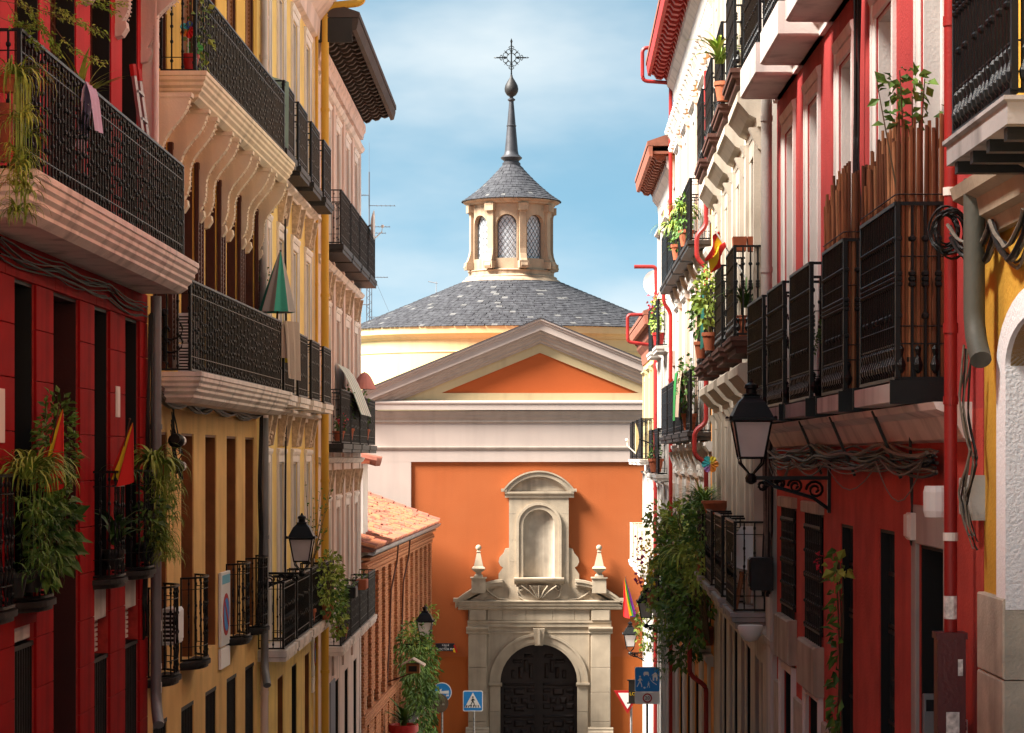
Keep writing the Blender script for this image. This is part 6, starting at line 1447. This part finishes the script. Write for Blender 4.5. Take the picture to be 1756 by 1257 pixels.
# ochre house upper balcony: climber, red pot
t = plant(F2, E(27.2), .32, 4.48, 'climbing plant in a red pot at the end of the upper ochre balcony', potm=redpot, pots=((.1, .22),)); bush(t, (.0, .08, .7), (.3, .13, .75), 110, L_mid, .07, .05); bush(t, (.3, .14, .55), (.3, .06, .5), 30, L_lite, .09, .07, stem=False)
t = plant(F2, E(35.1), .1, 2.5, 'small pot plant fixed to the wall above the parasol', pots=((.05, .1),)); bush(t, (0, 0, .25), (.12, .1, .14), 40, L_mid, .05, .03)
# yellow house low balcony
t = plant(F3, H3(41.8), .4, -2.9, 'lush planting spilling over the low yellow house balcony beside the lantern', 'balcony_planting', 'plants', pots=((.15, .3), (.15, .3), (.15, .3))); bush(t, (.0, .12, .75), (1.5, .22, .5), 420, L_lite, .09, .06); bush(t, (.4, .14, .35), (1.2, .26, .4), 300, L_mid, .1, .06); bush(t, (1.0, .2, .0), (.8, .12, .4), 140, L_lite, .1, .07, stem=False)
t = plant(F3, H3(40.2), .3, -2.9, 'thin bare-branched shrub with sparse leaves above the low yellow house balcony', pots=((.12, .3),)); q = MB(); lf = MB()
for i in range(9):
    a = rng.uniform(-1, 1); e = (a*.9+.4, rng.uniform(-.05, .35), rng.uniform(1.6, 2.5)); P = [(0, 0, .3), (a*.2, .05, 1.1), e]; q.tube(P, [.012, .008, .003], 4)
    for _ in range(9): s_ = rng.uniform(.3, 1); lf.leaf((P[1][0]+(e[0]-P[1][0])*s_+rng.uniform(-.08, .08), P[1][1]+(e[1]-P[1][1])*s_, P[1][2]+(e[2]-P[1][2])*s_+rng.uniform(-.08, .08)), (rng.uniform(-1, 1), rng.uniform(-1, 1), rng.uniform(-.3, 1)), .06, .04)
part('stem', q, stemm, t); part('foliage', lf, L_mid, t)
# pink house balconies
for d, z, lab in ((53.2, .4, 'green pot plant beside the pink parasol'), (48.6, .36, 'cactus-like pot plant under the striped awning'), (47.0, -3.66, 'pot plant on the low balcony of the pink house beside the pipe')):
    t = plant(F4, K(d), .3, z, lab, pots=((.13, .25),)); bush(t, (0, 0, .7), (.3, .12, .45), 90, L_mid, .09, .05)
t = plant(F4, K(46.3), .3, .33, 'red geranium in a trough on the linked iron balconies', pots=((.12, .2),)); bush(t, (0, .03, .35), (.3, .1, .16), 70, L_dark, .07, .05); bush(t, (0, .06, .42), (.3, .1, .12), 40, M('red petals', (.5, .02, .05), rough=.6), .05, .05, stem=False)
for k, d in enumerate((47.6, 50.6)):
    t = plant(F4, K(d), .36, -2.75, ('black window trough on the first low rail of the pink house', 'terracotta window trough on the second low rail of the pink house')[k], 'window_trough', 'planter', pots=()); part('trough', MB().bev(-.3, .3, -.02, .2, -.1, .12, .02), (iron2, terra)[k], t); bush(t, (0, .08, .2), (.28, .1, .12), 50, L_mid, .06, .04, stem=False)
# brick wing: hanging green wall
t = thing('hanging_greenery', 'large mass of hanging greenery covering the end of the brick wing', 'plants', F5, 10.5, .3, -8.4)
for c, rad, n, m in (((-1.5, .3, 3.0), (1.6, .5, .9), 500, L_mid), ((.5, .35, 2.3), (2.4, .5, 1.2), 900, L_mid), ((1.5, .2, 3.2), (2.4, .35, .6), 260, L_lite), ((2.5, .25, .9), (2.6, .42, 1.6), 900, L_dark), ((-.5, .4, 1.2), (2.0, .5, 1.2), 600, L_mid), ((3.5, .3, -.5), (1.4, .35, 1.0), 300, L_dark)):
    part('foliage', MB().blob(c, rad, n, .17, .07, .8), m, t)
straps(t, (.0, .5, 1.6), 90, .8, .03, L_dark, .6, 1.6); straps(t, (1.5, .4, 2.0), 60, .7, .03, L_mid, .6, 1.7)
part('trough', MB().bev(-3, 3.5, .0, .3, 1.0, 1.25, .02), iron2, t)
t = plant(F5, 6.2, .55, -8.05, 'spiky agave in a big red pot on the brick wing', pots=((.38, .95),), potm=redpot); straps(t, (0, 0, .9), 26, 1.1, .09, L_dark, .9, .9)
part('pot_bracket', MB().box(-.4, .4, -.55, .35, -.06, 0), iron, t)
t = thing('iron_planter', 'black iron planter frame jutting over the greenery by the nameplate', 'planter', F5, 17.8, .1, -5.9)
part('frame', MB().box(0, .6, .3, .36, -.2, .9).box(0, .6, 0, .3, -.2, -.12), iron, t); bush(t, (.3, .3, .9), (.8, .25, .35), 130, L_lite, .12, .06, stem=False)
# coral house
t = plant(G1, J(15.1), .24, .5, 'young leafy plant showing above the tall reed screen', pots=((.06, .15),), potm=iron2); q = MB(); lf = MB()
for i, (a, hh) in enumerate(((-.03, 1.95), (.04, 2.0), (.0, 1.85), (.1, 1.92), (-.1, 1.88))):
    e = (rng.uniform(-.1, .25), a*2.4, hh); P = [(0, 0, .3), (0, a, 1.2), e]; q.tube(P, [.01, .008, .004], 4)
    for _ in range(9): s_ = rng.uniform(.55, 1.05); lf.leaf((e[0]*s_, a+(e[1]-a)*s_, 1.2+(e[2]-1.2)*s_), (rng.uniform(-.6, .6), rng.uniform(-1, 1), rng.uniform(-.3, .6)), rng.uniform(.07, .1), .055)
part('stem', q, stemm, t); part('foliage', lf, L_mid, t)
bush(t, (.02, .04, 1.9), (.14, .16, .12), 40, L_mid, .09, .06, stem=False)
for d, lab in ((19.35, 'round clipped box ball hanging on the coral wall beside the second reed screen'), (21.45, 'round clipped box ball between the two plain black balconies')):
    t = thing('topiary_ball', lab, 'topiary', G1, J(d), .2, 1.05, 'topiary balls'); part('foliage', MB().blob((0, 0, 0), (.13, .13, .14), 260, .035, .02, 0, .7), L_dark, t); part('hook', MB().tube([(0, 0, .1), (0, -.1, .3), (0, -.2, .3)], .006, 4), iron, t)
t = thing('climbing_vine', 'climbing vine with pointed leaves on the barred coral house door', 'vine', G1, J(20.0), .03, -3.6); q = MB(); lf = MB()
for k in range(3):
    P = [((k-1)*.12+.08*sin(i*1.3+k), .03, i*.27) for i in range(11)]; q.tube(P, .008, 4)
    for p in P:
        for _ in range(6 if p[2] < 1.6 else 4): lf.leaf((p[0]+rng.uniform(-.1, .1), p[1]+rng.uniform(0, .06), p[2]+rng.uniform(-.13, .13)), (rng.uniform(-1, 1), rng.uniform(.1, .8), rng.uniform(-1, .3)), rng.uniform(.08, .14), .06)
part('stem', q, stemm, t); part('foliage', lf, L_mid, t); bush(t, (-.5, .12, 2.68), (.25, .1, .08), 16, L_lite, .1, .08, stem=False); bush(t, (1.2, .06, 2.65), (.1, .03, .08), 14, M('red petals', (.5, .02, .05)), .05, .04, stem=False)
# cream house
t = thing('window_trough', 'terracotta trough on the corner rail of the cream house balcony beside the flag', 'planter', G2, Q(28.25), .2, 2.5)
for k in range(2): part('trough', MB().add([(-.1, -.17+.18*k, 0), (.1, -.17+.18*k, 0), (.1, -.02+.18*k, 0), (-.1, -.02+.18*k, 0), (-.12, -.18+.18*k, .17), (.12, -.18+.18*k, .17), (.12, -.01+.18*k, .17), (-.12, -.01+.18*k, .17)], [(0, 1, 2, 3), (4, 5, 6, 7), (0, 1, 5, 4), (1, 2, 6, 5), (2, 3, 7, 6), (3, 0, 4, 7)]), terra, t)
t = plant(G2, Q(28.4), .2, 1.48, 'dark spiky palm filling the cream house balcony under the trough', pots=((.12, .25),)); straps(t, (0, 0, .35), 40, .6, .03, L_dark, .9, .8)
t = plant(G2, Q(32.6), .42, 1.5, 'bright leafy plant bulging over the cream house balcony below the flag', pots=((.12, .25),)); bush(t, (0, .05, .75), (.8, .16, .45), 260, L_lite, .1, .07)
t = plant(G2, Q(35.2), .42, 1.5, 'second leafy plant on the cream house balconies beside green canvas', pots=((.12, .25),)); bush(t, (0, .03, .7), (.7, .14, .35), 160, L_mid, .1, .06)
cloth(G2, [(Q(33.5), .43, 2.5), (Q(34.6), .43, 2.5), (Q(34.6), .45, 1.6), (Q(33.5), .45, 1.6)], M('bottle green cloth', (.01, .12, .09), rough=.9), 'bottle green canvas tied inside a cream house balcony', 'privacy_screen', 'screen')
t = plant(G2, Q(30.6), .35, 4.68, 'tall bamboo-like leaves growing through the upper cream house balcony', pots=((.12, .25),)); straps(t, (0, .05, .5), 30, .65, .05, L_lite, .95, 1.0)
t = plant(G2, Q(37.0), .3, -1.8, 'grassy plants in pots crowding the far low balcony of the cream house', 'balcony_planting', 'plants', pots=((.14, .3), (.14, .3), (.14, .3))); straps(t, (.0, .05, 1.0), 130, .6, .03, L_lite, .9, 1.0); straps(t, (-1.3, .05, 1.0), 90, .6, .03, L_mid, .9, 1.0); bush(t, (-.2, .1, .7), (2.0, .2, .55), 520, L_mid, .1, .06); bush(t, (-.8, .14, .1), (1.3, .2, .5), 240, L_lite, .1, .06, stem=False)
plant(G2, Q(34.8), .24, -.84, 'wide terracotta bowl on the rail of the low cream house balcony', 'plant_pot', 'pot', pots=((.2, .2),))
# white and orange house
for d, z, n, lab in ((42.3, 3.83, 160, 'yellow-green leaves over the top balcony of the white and orange house'), (45.2, 3.83, 130, 'pot plants on the second top balcony of the white and orange house')):
    t = plant(G3, Y(d), .35, z, lab, pots=((.14, .3),)); straps(t, (0, .06, .6), 70, .55, .035, L_lite, .7, 1.4); bush(t, (0, .05, .55), (.7, .16, .4), n, L_mid, .09, .06)
t = plant(G3, Y(42.2), .3, .5, 'green plants behind the drying sheet of the white and orange house', pots=((.14, .3),)); bush(t, (0, .05, .8), (.9, .12, .6), 260, L_mid, .09, .06)
t = thing('balcony_planting', 'huge dark green planting tumbling from the low balconies into the street', 'plants', G3, Y(41.1), .24, -3.2)
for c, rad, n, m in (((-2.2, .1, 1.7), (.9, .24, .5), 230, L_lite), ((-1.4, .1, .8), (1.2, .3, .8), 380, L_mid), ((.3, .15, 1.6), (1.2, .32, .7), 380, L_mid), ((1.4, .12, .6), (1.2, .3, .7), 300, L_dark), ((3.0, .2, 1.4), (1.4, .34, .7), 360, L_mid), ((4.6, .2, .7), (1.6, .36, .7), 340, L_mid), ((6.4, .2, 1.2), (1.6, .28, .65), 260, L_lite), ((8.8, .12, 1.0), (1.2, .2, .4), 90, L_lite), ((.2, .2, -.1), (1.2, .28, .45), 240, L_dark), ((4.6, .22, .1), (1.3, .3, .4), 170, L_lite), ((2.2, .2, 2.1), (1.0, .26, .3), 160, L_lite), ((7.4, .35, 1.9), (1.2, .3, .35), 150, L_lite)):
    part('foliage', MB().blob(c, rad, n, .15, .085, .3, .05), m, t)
    q = MB()
    for _ in range(6): e = (c[0]+rng.uniform(-1.1, 1.1)*rad[0], c[1]+rng.uniform(-.5, 1.2)*rad[1], c[2]+rng.uniform(-.5, 1.15)*rad[2]); q.tube([(c[0]*.95, -.1, .1), ((c[0]+e[0])*.49, e[1]*.5, (e[2]+.2)*.6), e], [.02, .014, .005], 4)
    part('branch', q, stemm, t, kind='stuff')
straps(t, (-1.6, .3, 1.5), 70, .7, .03, L_lite, .7, 1.5); straps(t, (1.2, .3, 1.9), 40, .6, .03, L_lite, .8, 1.4); hanging(t, (2.5, .45, .4), 40, 1.2, L_mid, 2.5, .2, 8)
bush(t, (8.0, .75, 1.1), (1.6, .1, .6), 60, M('pink petals', (.55, .06, .22), rough=.6), .08, .07, stem=False); 
for k in range(4): pot(t, .18, .32, redpot if k % 2 else terra, -.02, (k*1.1-1, -.1))
t = plant(G4, 3.2, .4, -3.55, 'yellow flowering shrub on the narrow white house above its lantern', pots=((.15, .3),)); bush(t, (0, .05, 1.0), (1.3, .26, .6), 160, M('yellow petals', (.75, .5, .02), rough=.6), .1, .08); bush(t, (0, .02, .4), (1.5, .24, .6), 200, L_lite, .12, .08)
t = plant(G4, 6.0, .4, -4.4, 'yellow-green foliage hanging below the narrow white house balcony', pots=()); bush(t, (0, .05, .2), (1.5, .24, .7), 220, L_lite, .12, .08)
t = plant(G4, Y4(55.2), .3, 2.66, 'flowering pots on the upper balcony of the narrow white house', pots=((.15, .3),), potm=redpot); bush(t, (0, .05, .7), (.7, .15, .5), 170, L_lite, .1, .07); bush(t, (0, .1, 1.0), (.5, .15, .3), 40, M('red petals', (.5, .02, .05)), .08, .07, stem=False)
t = plant(G4, Y4(55.3), .36, -.34, 'terracotta pot on the middle balcony of the narrow white house', 'potted_plant', pots=((.18, .32),)); bush(t, (0, .02, .5), (.3, .15, .25), 60, L_mid, .09, .06)
